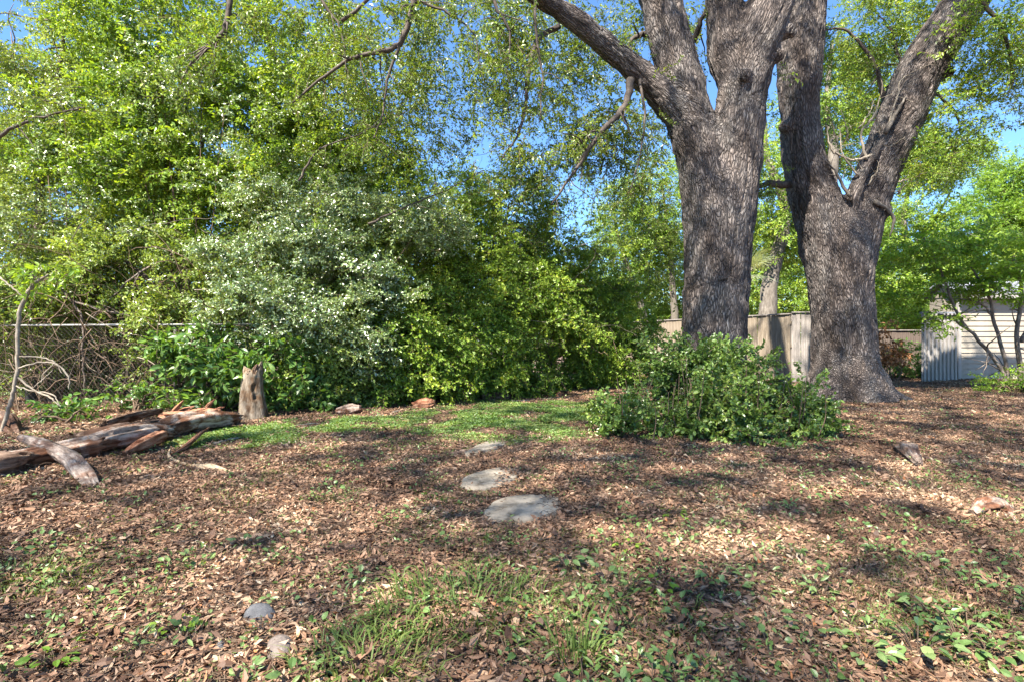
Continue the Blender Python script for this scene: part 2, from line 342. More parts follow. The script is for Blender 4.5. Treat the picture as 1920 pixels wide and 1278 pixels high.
# ------------------------------------------------------------------ trunks: several limbs fused into one skin, with bark relief
def fused_trunk(name, limbs, parent, matl, voxel=.024, relief=.016, lumps=(), rad_trim=.025, stretch=.22, bscale=11.0):
    """limbs: (points, radii). lumps: (centre, radius)"""
    mb = MB(); sk = []
    for li, (pts, rads) in enumerate(limbs):
        n = 6; c = curve(pts, n); r = lerps(rads, n)
        mb.tube(c, r, 20); s = li * 3.7; u = None
        for i, p in enumerate(c):
            t = (c[min(i + 1, len(c) - 1)] - c[max(i - 1, 0)]).normalized()
            if u is None: u = Vector((1, 0, 0))
            u = (u - t * u.dot(t)).normalized()
            if i: s += (p - c[i - 1]).length
            sk.append((p, t, u.copy(), t.cross(u), s))
    for c, r in lumps:
        bm = bmesh.new(); bmesh.ops.create_icosphere(bm, subdivisions=2, radius=r)
        mb.add([v.co + c for v in bm.verts], [tuple(v.index for v in f.verts) for f in bm.faces]); bm.free()
    tmp = mb.obj('tmp', ()); md = tmp.modifiers.new('r', 'REMESH'); md.mode = 'VOXEL'; md.voxel_size = voxel; md.use_smooth_shade = True
    sm = tmp.modifiers.new('s', 'SMOOTH'); sm.factor = .5; sm.iterations = 22
    dg = bpy.context.evaluated_depsgraph_get(); dg.update()
    me = bpy.data.meshes.new_from_object(tmp.evaluated_get(dg)); old = tmp.data
    bpy.data.objects.remove(tmp); bpy.data.meshes.remove(old)
    n = len(me.vertices); co = np.empty(n * 3, np.float32); me.vertices.foreach_get('co', co); co = co.reshape(-1, 3)
    nr = np.empty(n * 3, np.float32); me.vertex_normals.foreach_get('vector', nr); nr = nr.reshape(-1, 3)
    kd = kdtree.KDTree(len(sk))
    for i, q in enumerate(sk): kd.insert(q[0], i)
    kd.balance(); out = np.empty((n, 3), np.float32); disp = np.empty(n, np.float32)
    for i in range(n):
        p = Vector(co[i]); _, j, _ = kd.find(p); q, t, u, v, s = sk[j]; e = p - q
        b = Vector((e.dot(u), e.dot(v), (s + e.dot(t)) * stretch)); out[i] = b
        wb = b + .05 * noise.noise_vector(b * 6)
        dd, _ = noise.voronoi(wb * bscale); rid = min(1, (dd[1] - dd[0]) * 2.2)
        fur = abs(noise.noise(Vector((b.x * 5, b.y * 5, b.z * 2.2)))); disp[i] = relief * (rid - .6) + .032 * noise.noise(p * 2.6) + .014 * noise.noise(p * 7) - .03 * max(0, 1 - fur / .10) - rad_trim
    co += nr * disp[:, None]
    off = parent.matrix_basis.translation; co -= np.array(off, np.float32)
    me.vertices.foreach_set('co', co.ravel())
    a = me.attributes.new('bark', 'FLOAT_VECTOR', 'POINT'); a.data.foreach_set('vector', out.ravel())
    me.polygons.foreach_set('use_smooth', [True] * len(me.polygons)); me.update(); me.name = name
    return link(name, me, parent, (M[matl],))

def branch(name, parent, pts, rads, matl, n=8, jit=.0, seed=0, kids=0, klen=.6):
    """a smooth branch, optionally with side twigs in the same skin"""
    rng = random.Random(seed); mb = MB(); c = curve(pts, 6); r = lerps(rads, 6)
    c = [p + Vector([rng.gauss(0, jit) for _ in range(3)]) if 0 < i < len(c) - 1 else p for i, p in enumerate(c)]
    mb.tube(c, r, n); ends = []
    for k in range(kids):
        i = rng.randrange(len(c) // 4, len(c) - 1); p = c[i]; t = (c[i + 1] - p).normalized()
        d = (t * .5 + Vector((rng.gauss(0, .6), rng.gauss(0, .6), rng.gauss(-.1, .5)))).normalized(); q = [p]; L_ = klen * rng.uniform(.5, 1.2)
        for j in range(5): d = (d + Vector((rng.gauss(0, .2), rng.gauss(0, .2), rng.gauss(-.08, .2)))).normalized(); q.append(q[-1] + d * L_ / 5)
        mb.tube(q, [max(.0025, min(r[i] * .5, .02) * (1 - .8 * j / 5)) for j in range(6)], 4); ends.append(q[3]); ends.append(q[-1])
    return mb.obj(name, (M[matl],), parent, smooth=True), c, ends

# ================================================================== THE SETTING
# green patches on the ground: (x, y, rx, ry, strength)
def gp(px, py, rpx, rpy, s):
    g = G(px, py); a = G(px, py + rpy) ; b = G(px, max(py - rpy, 660)); return (g.x, (a.y + b.y) / 2, rpx / F * g.y, abs(b.y - a.y) / 2 + .05, s)
GREEN = [gp(960, 790, 200, 38, .62), gp(1060, 770, 110, 18, .55), gp(470, 822, 150, 20, .5), gp(640, 800, 180, 20, .35), gp(880, 1140, 130, 70, .42),
         gp(60, 1080, 110, 60, .5), gp(600, 930, 60, 25, .35), gp(790, 980, 80, 40, .35), gp(240, 980, 160, 30, .22), gp(1080, 1060, 100, 60, .4), gp(1330, 1000, 240, 90, .26),
         gp(1700, 1170, 260, 110, .38), gp(1600, 900, 200, 40, .25), gp(960, 1010, 60, 15, .45), gp(1850, 720, 90, 14, .4), gp(700, 850, 200, 30, .25)]
def green(x, y):
    g = 0
    for cx, cy, rx, ry, s in GREEN:
        d = ((x - cx) / rx) ** 2 + ((y - cy) / ry) ** 2
        if d < 4: g = max(g, s * math.exp(-d * .9))
    return g
def make_ground():
    n = 300; t = np.linspace(-1, 1, n); ax = 16 * t + 184 * t ** 7
    ay = 8 + 14 * t + 200 * t ** 7
    vs = []; gr = []
    for y in ay:
        for x in ax: vs.append((x, y, gh(x, y))); gr.append(green(x, y))
    fs = [(j * n + i, j * n + i + 1, (j + 1) * n + i + 1, (j + 1) * n + i) for j in range(n - 1) for i in range(n - 1)]
    me = bpy.data.meshes.new('ground'); me.from_pydata(vs, [], fs); me.polygons.foreach_set('use_smooth', [True] * len(fs))
    a = me.attributes.new('green', 'FLOAT', 'POINT'); a.data.foreach_set('value', gr)
    tag(link('ground', me, None, (M['ground'],)), kind='structure')
make_ground()

def hidden(x, y):      # within the view cone, roughly
    return abs(x) > y * 1.02 + .4
# ---- fallen leaves
SLABS = [(980, 957, 80, 26), (918, 902, 62, 19), (908, 843, 52, 15), (487, 1158, 34, 12), (525, 1222, 28, 22)]
SLABW = []
for _x, _y, _a, _b in SLABS:
    _g = G(_x, _y); SLABW.append((_g.x, _g.y, _a / F * _g.y, (G(_x, _y - _b).y - G(_x, _y + _b).y) / 2))
def on_slab(x, y, k=1.0): return any(((x - a) / (c * k + .03)) ** 2 + ((y - b) / (d * k + .05)) ** 2 < 1 for a, b, c, d in SLABW)
def litter():
    rng = random.Random(5); pr = []
    for k in range(10):
        mb = MB(); rad = .26
        for i in range(300):
            q = rng.uniform(0, 6.283); r = rad * math.sqrt(rng.random()); p = Vector((r * math.cos(q), r * math.sin(q), rng.uniform(.0, .028)))
            yaw = rng.uniform(0, 6.283); d = Vector((math.cos(yaw), math.sin(yaw), rng.gauss(0, .25)))
            nr = Vector((rng.gauss(0, .65), rng.gauss(0, .65), 1)).normalized(); ln = rng.choice((.012, .018, .024, .030, .036, .042, .052)) * rng.uniform(.8, 1.2)
            leaf(mb, p, d, nr, ln, ln * rng.uniform(.26, .52), min(1, max(0, rng.gauss(.47, .26))), fold=rng.uniform(-.3, .3), curl=rng.uniform(-.4, .4), pts=6 if i % 2 == 0 else 4)
        for i in range(34):      # bits of twig
            q = rng.uniform(0, 6.283); r = rad * math.sqrt(rng.random()); p = Vector((r * math.cos(q), r * math.sin(q), .02)); yaw = rng.uniform(0, 6.283); l = rng.uniform(.04, .13)
            mb.tube([p, p + Vector((math.cos(yaw) * l * .5, math.sin(yaw) * l * .5, rng.uniform(0, .015))), p + Vector((math.cos(yaw + .2) * l, math.sin(yaw + .2) * l, 0))], .0016, 3, 1, cap=False)
        pr.append(mb)
    pts = []; y = 1.3
    while y < 19:
        step = .115 + .010 * max(0, y - 3); x = -y * 1.02 - .4
        while x < y * 1.02 + .4:
            px, py = x + rng.uniform(-.1, .1), y + rng.uniform(-.1, .1)
            lim = 9.8 + .72 * (px + 4.4) if px > -4.4 else 9.8
            if py < lim + 1.5 and not on_slab(px, py) and noise.noise(Vector((px * 2.1, py * 2.1, 33))) > -.42 and (green(px, py) < .3 or rng.random() < .35): pts.append((px, py, gh(px, py) + .002))
            x += step
        y += step
    tag(scatter('fallen_leaves', pr, pts, [(rng.gauss(0, .05), rng.gauss(0, .05), rng.uniform(0, 6.28)) for _ in pts], [rng.uniform(.75, 1.12) for _ in pts], [rng.randrange(10) for _ in pts], (M['litter_leaf'], M['brown_twig'])),
        'brown curled oak leaves and twig bits carpeting the whole yard', 'leaves', kind='stuff')
litter()
# ---- grass and small weeds (nobody could count them)
def tuft(rng, n, h, spread, wd, lay=.8):
    mb = MB()
    for i in range(n):
        q = rng.uniform(0, 6.283); r = spread * rng.random(); p = Vector((r * math.cos(q), r * math.sin(q), 0)); l = h * rng.uniform(.5, 1.2)
        q2 = q + rng.gauss(0, .8); o = Vector((math.cos(q2), math.sin(q2), 0)); s = Vector((-o.y, o.x, 0)) * wd / 2; b = rng.uniform(.2, lay)
        m1 = p + Vector((0, 0, l * .55)) + o * l * b * .35; m2 = p + Vector((0, 0, l * (.9 - b * .4))) + o * l * b
        mb.add([p - s, p + s, m1 + s, m1 - s, m2], [(0, 1, 2, 3), (3, 2, 4)], 0, rng.random())
    return mb
def rosette(rng, n, r, ll, lw, h):
    mb = MB()
    for i in range(n):
        q = i * 2.4 + rng.uniform(-.3, .3); b = Vector((math.cos(q), math.sin(q), 0)); k = rng.uniform(.2, 1)
        p = b * r * k + Vector((0, 0, h * rng.uniform(.4, 1))); mb.tube([Vector((0, 0, 0)), p], .0015, 3, 1, cap=False)
        leaf(mb, p, b + Vector((rng.gauss(0, .3), rng.gauss(0, .3), rng.uniform(-.5, .6))), Vector((rng.gauss(0, .5), rng.gauss(0, .5), 1)), ll * rng.uniform(.7, 1.2), lw * rng.uniform(.8, 1.1), rng.random(), pts=6, fold=.15, curl=.1)
    return mb
def ground_green():
    rng = random.Random(21); pr = [tuft(rng, 16, .055, .07, .0035, 1.0) for _ in range(5)]; pts = []; scl = []
    wp = [rosette(rng, 5 + k, .05, .024, (.018, .012, .016, .010, .014)[k], .045) for k in range(5)]; wpts = []; wscl = []
    for k in range(60000):
        y = 1.5 + 12 * rng.random() ** 1.4; x = rng.uniform(-1, 1) * (y * 1.0 + .2)
        lim = 9.6 + .72 * (x + 4.4) if x > -4.4 else 9.6
        if y > lim: continue
        g = green(x, y); g += .60 * max(0, noise.noise(Vector((x * 1.3, y * 1.3, 5))))
        if g * 1.25 > rng.random() + .10:
            if noise.noise(Vector((x * 5, y * 5, 1))) > -.15: pts.append((x, y, gh(x, y))); scl.append(rng.uniform(.5, 1.15) * (1 if y < 5 else .8))
        right = (.30 if y > 2.6 else .2) if x > .0 else .22
        if (g * .6 + right) * .4 > rng.random() and not on_slab(x, y) and noise.noise(Vector((x * 2, y * 2, 8))) > -.15: wpts.append((x, y, gh(x, y) + .01)); wscl.append(rng.uniform(.45, 1.0) if rng.random() < .8 else rng.uniform(1, 1.7))
    tag(scatter('grass', pr, pts, [(rng.gauss(0, .1), rng.gauss(0, .1), rng.uniform(0, 6.28)) for _ in pts], scl, [rng.randrange(5) for _ in pts], (M['grass_leaf'],)),
        'thin green grass coming up in patches through the fallen leaves', 'grass', kind='stuff')
    tag(scatter('weeds', wp, wpts, [(rng.gauss(0, .35), rng.gauss(0, .35), rng.uniform(0, 6.28)) for _ in wpts], wscl, [rng.randrange(5) for _ in wpts], (M['weed_leaf'], M['brown_twig'])),
        'low small-leaved weeds spread among the fallen leaves', 'weeds', kind='stuff')
    # clover-like ground cover of the shaded green patch
    cp = [rosette(rng, 10, .06, .020, .018, .035) for _ in range(4)]; cpts = []
    for k in range(42000):
        cx, cy, rx, ry, s = GREEN[rng.choice((0, 0, 0, 1, 2, 3))]; x = rng.gauss(cx, rx * .62); y = rng.gauss(cy, ry * .55)
        if noise.noise(Vector((x * 1.6, y * 1.6, 2))) > -.12 and green(x, y) > .2: cpts.append((x, y, gh(x, y) + .004))
    cpts = cpts[:19000]
    tag(scatter('ground_cover', cp, cpts, [(0, 0, rng.uniform(0, 6.28)) for _ in cpts], [rng.uniform(.7, 1.3) for _ in cpts], [rng.randrange(4) for _ in cpts], (M['cover_leaf'], M['brown_twig'])),
        'low bright green ground cover between the hedge and the stepping stones', 'ground cover', kind='stuff')
ground_green()
def stubble():
    """short brown dried stalks over the slope at the side of the yard"""
    rng = random.Random(31); pr = [tuft(rng, 12, .055, .07, .003, .5) for _ in range(4)]; pts = []
    for k in range(9000):
        y = rng.uniform(2.2, 7.5); x = rng.uniform(.15, 1.0) * y
        if noise.noise(Vector((x * .8, y * .8, 14))) + (x / y - .62) * 2.4 > rng.uniform(-.1, .5): pts.append((x, y, gh(x, y)))
    tag(scatter('dry_stalks', pr, pts, [(rng.gauss(0, .1), rng.gauss(0, .1), rng.uniform(0, 6.28)) for _ in pts], [rng.uniform(.7, 1.4) for _ in pts], [rng.randrange(4) for _ in pts], (M['dry'],)),
        'short brown dried stalks standing in the leaf litter', 'dry stalks', kind='stuff')
M['dry'] = leaf_mat('dry_stalk', [(0, (.07, .045, .03)), (.6, (.17, .11, .07)), (1, (.34, .25, .17))], .2, .7, .2)
stubble()

# ================================================================== THE TWO OAKS
OAK1 = empty('oak_tree', (P(1338, 639, 9).x, 9, 0), 'twin-stemmed oak with rough grey bark rising behind the leafy bush', 'tree')
z1 = 9.0
tr1 = [([P(1335, 800, z1), P(1336, 740, z1), P(1338, 640, z1), P(1343, 520, z1), P(1347, 420, z1), P(1350, 345, z1), P(1350, 280, z1)], [.66, .59, .545, .56, .58, .50, .22]),
       ([P(1338, 520, z1), P(1330, 420, z1), P(1315, 310, z1), P(1290, 210, z1), P(1266, 110, z1), P(1236, 0, z1), P(1190, -150, z1), P(1130, -330, z1), P(1080, -480, z1)], [.36, .44, .42, .41, .375, .37, .30, .2, .1]),
       ([P(1350, 520, z1), P(1360, 420, z1), P(1376, 310, z1), P(1388, 210, z1), P(1400, 130, z1), P(1425, 60, z1 - .1), P(1447, 0, z1 - .1), P(1490, -140, z1 - .3), P(1560, -300, z1 - .6), P(1660, -480, z1 - .9)], [.36, .49, .47, .43, .45, .41, .38, .30, .2, .1]),
       ([P(1392, 200, z1), P(1368, 110, z1 + .1), P(1357, 20, z1 + .2), P(1350, -120, z1 + .4), P(1320, -320, z1 + .8), P(1290, -520, z1 + 1.2)], [.3, .37, .34, .28, .18, .08]),
       ([P(1300, 240, z1), P(1255, 190, z1 - .1), P(1200, 140, z1 - .2), P(1120, 72, z1 - .5), P(1040, 12, z1 - .8), P(900, -90, z1 - 1.4), P(700, -210, z1 - 2.0), P(480, -300, z1 - 2.6)], [.34, .29, .235, .205, .19, .16, .12, .06])]
fused_trunk('trunk', tr1, OAK1, 'bark', lumps=[(P(1396, 142, z1 - .42), .14), (P(1478, 60, z1 - .2), .16), (P(1462, 105, z1 - .25), .13), (P(1408, 150, z1 - .36), .09)])
z2 = 10.6
OAK2 = empty('oak_tree', (P(1580, 639, z2).x, z2, 0), 'oak with a wide flared base and two diverging stems on open leaf litter', 'tree')
tr2 = [([P(1592, 790, z2), P(1590, 735, z2), P(1584, 690, z2), P(1582, 640, z2), P(1577, 560, z2), P(1572, 480, z2), P(1576, 425, z2), P(1585, 385, z2)], [1.00, .82, .66, .59, .60, .62, .52, .25]),
       ([P(1566, 580, z2), P(1548, 470, z2), P(1528, 380, z2), P(1508, 300, z2), P(1500, 220, z2), P(1498, 150, z2), P(1502, 80, z2), P(1512, 0, z2), P(1525, -150, z2 + .3), P(1500, -330, z2 + .8), P(1480, -450, z2 + 1)], [.40, .48, .49, .42, .38, .43, .45, .40, .3, .18, .09]),
       ([P(1588, 580, z2), P(1602, 480, z2), P(1620, 400, z2), P(1648, 320, z2), P(1684, 230, z2), P(1722, 140, z2 - .1), P(1765, 70, z2 - .2), P(1830, -20, z2 - .3), P(1920, -130, z2 - .5), P(2060, -280, z2 - 1)], [.38, .44, .41, .41, .44, .44, .42, .40, .3, .14]),
       ([P(1592, 420, z2 - .15), P(1606, 350, z2 - .3), P(1640, 285, z2 - .35), P(1676, 235, z2 - .25)], [.16, .15, .10, .04]),
       ([P(1730, 150, z2), P(1765, 140, z2 - .1), P(1789, 132, z2 - .2)], [.2, .13, .09]),
       # root flares
       ([P(1600, 690, z2), P(1650, 730, z2 - .2), P(1700, 752, z2 - .3), P(1765, 766, z2 - .5)], [.34, .25, .14, .05]),
       ([P(1575, 690, z2), P(1605, 735, z2 - .5), P(1612, 765, z2 - .85)], [.40, .26, .09]),
       ([P(1565, 690, z2), P(1545, 735, z2 - .3), P(1530, 765, z2 - .6)], [.38, .28, .10])]
fused_trunk('trunk', tr2, OAK2, 'bark', lumps=[(P(1474, 238, z2 - .12), .17), (P(1655, 395, z2 - .2), .2)])

# limbs and twigs of the oaks in view
def B_(par, pts, rads, seed, kids=5, klen=.6, mt='backlit_bark', Z0=7.5, name='branch'):
    q = [P(a, b, Z0 + (c[0] if c else 0)) for a, b, *c in pts]
    return branch(name, par, q, rads, mt, 7, .008, seed, kids, klen)
hang = []
def HB(pts, r0, seed, kids=9, klen=.7, Z0=7.5, par=None):
    n = len(pts); o, c, e = B_(par or OAK1, pts, [max(.008, 1.35 * r0 * (1 - .8 * i / (n - 1))) for i in range(n)], seed, kids, klen, Z0=Z0); hang.append((c, e)); return c
HB([(820, -130), (785, -40), (772, 20), (748, 82), (700, 100), (655, 112), (600, 150), (545, 195)], .045, 1)
HB([(748, 82), (728, 150), (716, 220), (700, 260)], .018, 2, 5)
HB([(1048, 50, .6), (1010, 72, .3), (992, 130), (984, 215), (966, 262), (940, 300)], .035, 3, 8, Z0=8)
HB([(1182, 150, .4), (1172, 195, .2), (1120, 258), (1083, 312), (1033, 385)], .05, 4, 9, Z0=8.2)
HB([(1000, -60), (1006, 60), (1016, 150), (1012, 230)], .02, 5, 6)
HB([(430, -60), (428, 30), (405, 80), (360, 118), (338, 160)], .035, 6, 8)
HB([(580, -50), (610, 10), (640, 60), (650, 140)], .02, 7, 6)
HB([(-20, 268), (40, 232), (122, 210), (160, 200)], .022, 8, 6, Z0=8)
HB([(905, -80), (930, 10), (955, 60), (950, 140)], .025, 9, 7)
HB([(640, 40), (720, -10), (830, 20), (885, 60), (900, 120)], .02, 10, 7)
HB([(1240, 60, .8), (1190, 70, .6), (1170, 110, .4)], .05, 11, 5, Z0=8.6)
HB([(1200, 150, .2), (1208, 210), (1200, 290), (1180, 360)], .018, 12, 8, Z0=8.4)
HB([(560, 340), (600, 280), (680, 250), (760, 210)], .014, 13, 5, Z0=8.2)
HB([(690, 420), (770, 385), (850, 350), (905, 320)], .014, 14, 5, Z0=8.6)
HB([(1420, 180, .4), (1440, 130, .2), (1412, 60)], .03, 15, 2, Z0=9.2)
HB([(1300, 80, .2), (1315, 40), (1330, 0)], .05, 16, 1, Z0=9.5)
HB([(1478, 347), (1440, 346), (1405, 352), (1370, 362)], .06, 17, 5, Z0=10.6, par=OAK2)
HB([(1700, 240), (1660, 190), (1640, 120), (1590, 60), (1540, 55)], .05, 18, 7, .9, Z0=10.8, par=OAK2)
HB([(1745, 170), (1790, 210), (1800, 260), (1780, 300)], .022, 19, 4, .4, Z0=10.4, par=OAK2)
HB([(1838, 0), (1880, 60), (1900, 140), (1890, 180)], .03, 20, 5, .5, Z0=9.6, par=OAK2)
HB([(1730, 160), (1690, 120), (1672, 60), (1640, 20)], .035, 21, 7, .7, Z0=10.8, par=OAK2)
for k, (pts, r0) in enumerate([([(1660, 250), (1684, 205), (1700, 180)], .045), ([(1640, 290), (1600, 300), (1560, 280), (1548, 230)], .03), ([(1625, 300), (1615, 250), (1640, 215), (1650, 180)], .028),
                     ([(1610, 330), (1580, 290), (1575, 240)], .02), ([(1595, 370), (1570, 330), (1552, 300)], .035), ([(1660, 250), (1680, 190), (1690, 150), (1712, 140)], .02), ([(1640, 378), (1660, 390), (1676, 412), (1668, 445)], .045)]):
    n = len(pts); B_(OAK2, pts, [r0, *[r0 * .7] * (n - 2), r0 * .2], 50 + k, 4 if k not in (0, 6) else 0, .5, 'pale_twig' if k in (1, 2, 3, 5) else 'grey_bark', Z0=z2 - .4, name='dead_branch')

_rd = random.Random(90)
for k in range(14):
    a = P(1600 + _rd.uniform(-50, 90), 330 + _rd.uniform(-90, 50), z2 - .3); d = Vector((_rd.gauss(0, .3), _rd.uniform(-.3, .1), _rd.uniform(.1, .6))); b_ = a + d * .4 + Vector((_rd.gauss(0, .06), 0, _rd.gauss(0, .06)))
    branch('dead_twig', OAK2, [a, b_, a + d], [.018, .012, .004], 'pale_twig', 5, .012, 900 + k, 3, .35)
def along(lines, per, spread, seed):
    rng = random.Random(seed); out = []
    for c, e in lines:
        for p in c[len(c) // 4:] + e:
            for _ in range(per):
                out.append(p + Vector((rng.gauss(0, spread), rng.gauss(0, spread), rng.gauss(-.05, spread))))
    return out
def foliage_pts(name, parent, kind, pts, matl, seed, size=1.0, tilt=.6):
    rng = random.Random(seed)
    o = scatter(name, PR[kind], pts, [(rng.gauss(0, tilt * .6), rng.gauss(.35, tilt), rng.uniform(0, 6.283)) for _ in pts], [rng.uniform(.6, 1.15) * size for _ in pts], [rng.randrange(len(PR[kind])) for _ in pts], (M[matl], M['brown_twig']), parent)
    return tag(o, kind='stuff')
foliage_pts('foliage', OAK1, 'hang', along(hang[:16], 1, .16, 3)[::2], 'oak_leaf', 4)
foliage_pts('foliage', OAK2, 'oak', along(hang[16:], 1, .13, 5), 'oak_leaf', 6, .9)
# crowns: what shows in the frame and what hangs above it and shades the yard
foliage('crown', OAK1, 'hang', [
    B(690, 50, 8.2, 1.0, .7, .7, 80), B(850, 110, 10.4, 1.3, .7, 1.1, 230), B(930, 30, 10.4, 1.3, .7, .8, 190), B(1000, 270, 11.0, 1.0, .6, .85, 160), B(1110, 210, 10.8, 1.0, .7, 1.05, 210), B(1010, 130, 10.6, .9, .6, .8, 110), B(720, 130, 9.8, .8, .6, .7, 90),
    B(560, 40, 8.2, .8, .6, .6, 50), B(420, 30, 7.8, .7, .6, .5, 40), B(1180, 300, 10.6, .95, .7, 1.1, 160), B(1120, 20, 10.6, .75, .8, .75, 80), B(770, 240, 11.0, 1.1, .6, .8, 140), B(1205, 480, 13.5, .8, .8, 1.0, 90),
    B(1210, 30, 11, .9, .8, .8, 90), B(640, 180, 8.6, .6, .5, .4, 35), B(960, 410, 11.6, .6, .4, .5, 50)], 'oak_leaf', 41, thin=.6)
OH = dict(size=.85, dens=1.12, thin=0, shell=.05)
foliage('crown', OAK1, 'fine', [((-5.3, -0.4, 12.4), (3.5, 2.8, 1.1), 175), ((-1.6, 0.4, 12.7), (3.8, 3.2, 1.2), 256), ((0.9, 3.2, 13.0), (3.8, 3.0, 1.3), 243)], 'oak_leaf', 42, **OH)
foliage('crown', OAK2, 'fine', [((3.4, -0.4, 13.1), (4.0, 3.2, 1.2), 256), ((5.1, 4.2, 13.1), (3.8, 3.5, 1.4), 270), ((4.4, 7.6, 13.6), (3.8, 2.5, 1.2), 135)], 'oak_leaf', 43, **OH)
SH = empty('oak_tree', (-12.5, -3.5, 0), 'unseen oak added on the camera side so its crown shades the yard', 'tree')  # off-frame oak, put in for the shade its crown casts
fused_trunk('trunk', [([Vector((-12.5, -3.5, -.3)), Vector((-12.5, -3.5, 1.5)), Vector((-12.2, -3.4, 4)), Vector((-11, -3.2, 7)), Vector((-9, -3, 9.5))], [.6, .45, .4, .26, .1]), ([Vector((-12.2, -3.3, 3.5)), Vector((-11, -5, 7)), Vector((-8, -6, 10))], [.3, .18, .06])], SH, 'bark', voxel=.08)
foliage('crown', SH, 'fine', [((-10.6, -4.0, 12.2), (3.8, 3.5, 1.2), 202), ((-6.7, -4.8, 12.6), (4.0, 3.5, 1.2), 256), ((-3.1, -4.2, 13.0), (3.8, 3.5, 1.2), 243), ((-9.1, -0.8, 12.6), (2.8, 2.0, 1.0), 81), ((0.5, -4.4, 13.2), (3.8, 3.5, 1.2), 243)], 'oak_leaf', 46, **OH)
foliage('crown', OAK2, 'oak', [B(1620, 60, 11.5, .8, .8, .8, 120), B(1580, 170, 12, .6, .7, .9, 60), B(1860, 90, 9.8, .55, .6, .5, 60), B(1800, 215, 10.4, .4, .4, .4, 45), B(1765, 290, 10.2, .4, .4, .4, 45), B(1900, 40, 9.6, .8, .7, .7, 100), B(1680, 20, 11.6, .6, .6, .6, 60)], 'lime_leaf', 44)
# ================================================================== THE OVERGROWN BOUNDARY: trees and shrubs beyond the chain-link fence
def wild_tree(name, label, cat, base, stems, blobs, kind, matl, seed, group=None, size=1.0, bark='thin_bark', tw=26, thin=.42):
    """base: world point; stems: list of (pixel path with depth offsets, radius, Z)"""
    t = empty(name, base, label, cat, group); rng = random.Random(seed); nodes = []
    for k, (pts, r0, Z) in enumerate(stems):
        q = [P(a, b, Z + (c[0] if c else 0)) for a, b, *c in pts]; n = len(q)
        q[0].z = min(q[0].z, gh(q[0].x, q[0].y) - .05) if k == 0 else q[0].z
        _, c, e = branch('trunk' if k == 0 else 'branch', t, q, [max(.008, r0 * (1 - .8 * i / (n - 1))) for i in range(n)], bark, 8, .012, seed + k, 4, .7); nodes += c[2:]
    mb = MB()                                             # twigs reaching into the crown
    for b in blobs:
        for _ in range(max(2, tw // len(blobs))):
            c, rad = b[0], b[1]; e = Vector([c[i] + rng.uniform(-.8, .8) * rad[i] for i in range(3)])
            s = min((nodes[rng.randrange(len(nodes))] for _ in range(6)), key=lambda p: (p - e).length)
            m1 = s.lerp(e, .35) + Vector([rng.gauss(0, .12) for _ in range(3)]); m2 = s.lerp(e, .7) + Vector([rng.gauss(0, .12) for _ in range(3)]) + Vector((0, 0, .08))
            mb.tube(curve([s, m1, m2, e], 3), [.016 - .0013 * i for i in range(10)], 4)
    tag(mb.obj('twigs', (M[bark],), t, smooth=True), kind='stuff')
    foliage('foliage', t, kind, blobs, matl, seed, size, thin=thin)
    return t
H = 'trees crowding along the chain-link fence'
wild_tree('fence_tree', 'tall slim tree farthest from the oaks beyond the chain-link fence', 'tree', G(100, 752), [
    ([(60, 748), (66, 560), (74, 400), (78, 310), (96, 230), (115, 90), (120, -60)], .10, 10.2), ([(78, 310), (40, 200), (20, 60)], .04, 10.2)],
    [B(30, 60, 10.2, 1.0, .9, .9, 110), B(70, 250, 10.4, 1.1, .9, .8, 120), B(30, 400, 10, 1.0, 1, .8, 130), B(-60, 250, 10, 1.0, 1, 2.0, 120), B(190, 180, 10.6, .8, .8, .7, 70)], 'oak', 'hedge_leaf', 101, H)
wild_tree('fence_tree', 'tree with a dark forking trunk above the chain-link rail', 'tree', G(315, 752), [
    ([(318, 752), (312, 640), (310, 560), (322, 440), (318, 360), (300, 270), (292, 200), (300, 60), (310, -80)], .13, 10.3), ([(322, 440), (360, 330), (400, 200), (410, 60)], .05, 10.3), ([(310, 560), (250, 500), (170, 430), (110, 380)], .05, 10.2), ([(318, 400), (345, 320), (340, 230)], .05, 10.4)],
    [B(250, 60, 10.4, 1.2, 1, .8, 150), B(210, 200, 10.6, 1.2, 1, .9, 150), B(340, 180, 10.3, 1.1, 1, .9, 140), B(270, 330, 10.2, 1.2, 1, .8, 150), B(160, 340, 10.6, 1.1, 1, .9, 120), B(400, 330, 10.4, 1.0, 1, .8, 120), B(300, -80, 10.4, 1.6, 1.2, .8, 100)], 'lime', 'lime_leaf', 102, H)
wild_tree('fence_tree', 'bushy tree with yellow-green new leaves behind the silvery shrub', 'tree', G(520, 750), [
    ([(500, 752), (490, 600), (470, 450), (480, 300), (500, 180), (520, 40)], .10, 10.8), ([(480, 300), (560, 200), (610, 120)], .04, 10.8)],
    [B(480, 150, 10.6, 1.1, 1, .9, 150), B(590, 200, 10.8, 1.1, 1, .9, 140), B(560, 310, 10.4, 1.1, 1, .8, 130), B(670, 290, 11, 1.0, 1, .7, 110), B(450, 400, 10.6, 1.1, 1, .9, 130), B(560, 60, 11, 1.2, 1, .6, 70)], 'lime', 'lime_leaf', 103, H)
wild_tree('fence_tree', 'rounded tree with dull green leaves rising over the middle of the hedge', 'tree', G(760, 742), [
    ([(760, 742), (750, 600), (740, 480), (760, 380), (780, 320)], .09, 11.4), ([(740, 480), (820, 400), (880, 370)], .04, 11.4)],
    [B(720, 380, 11, 1.1, 1, .8, 150), B(820, 390, 11.2, 1.1, 1, .8, 150), B(760, 480, 11, 1.2, 1, .9, 150), B(880, 470, 11.4, 1.1, 1, .8, 130), B(640, 450, 10.8, 1.0, 1, .9, 130)], 'gloss', 'lime_leaf', 104, H)
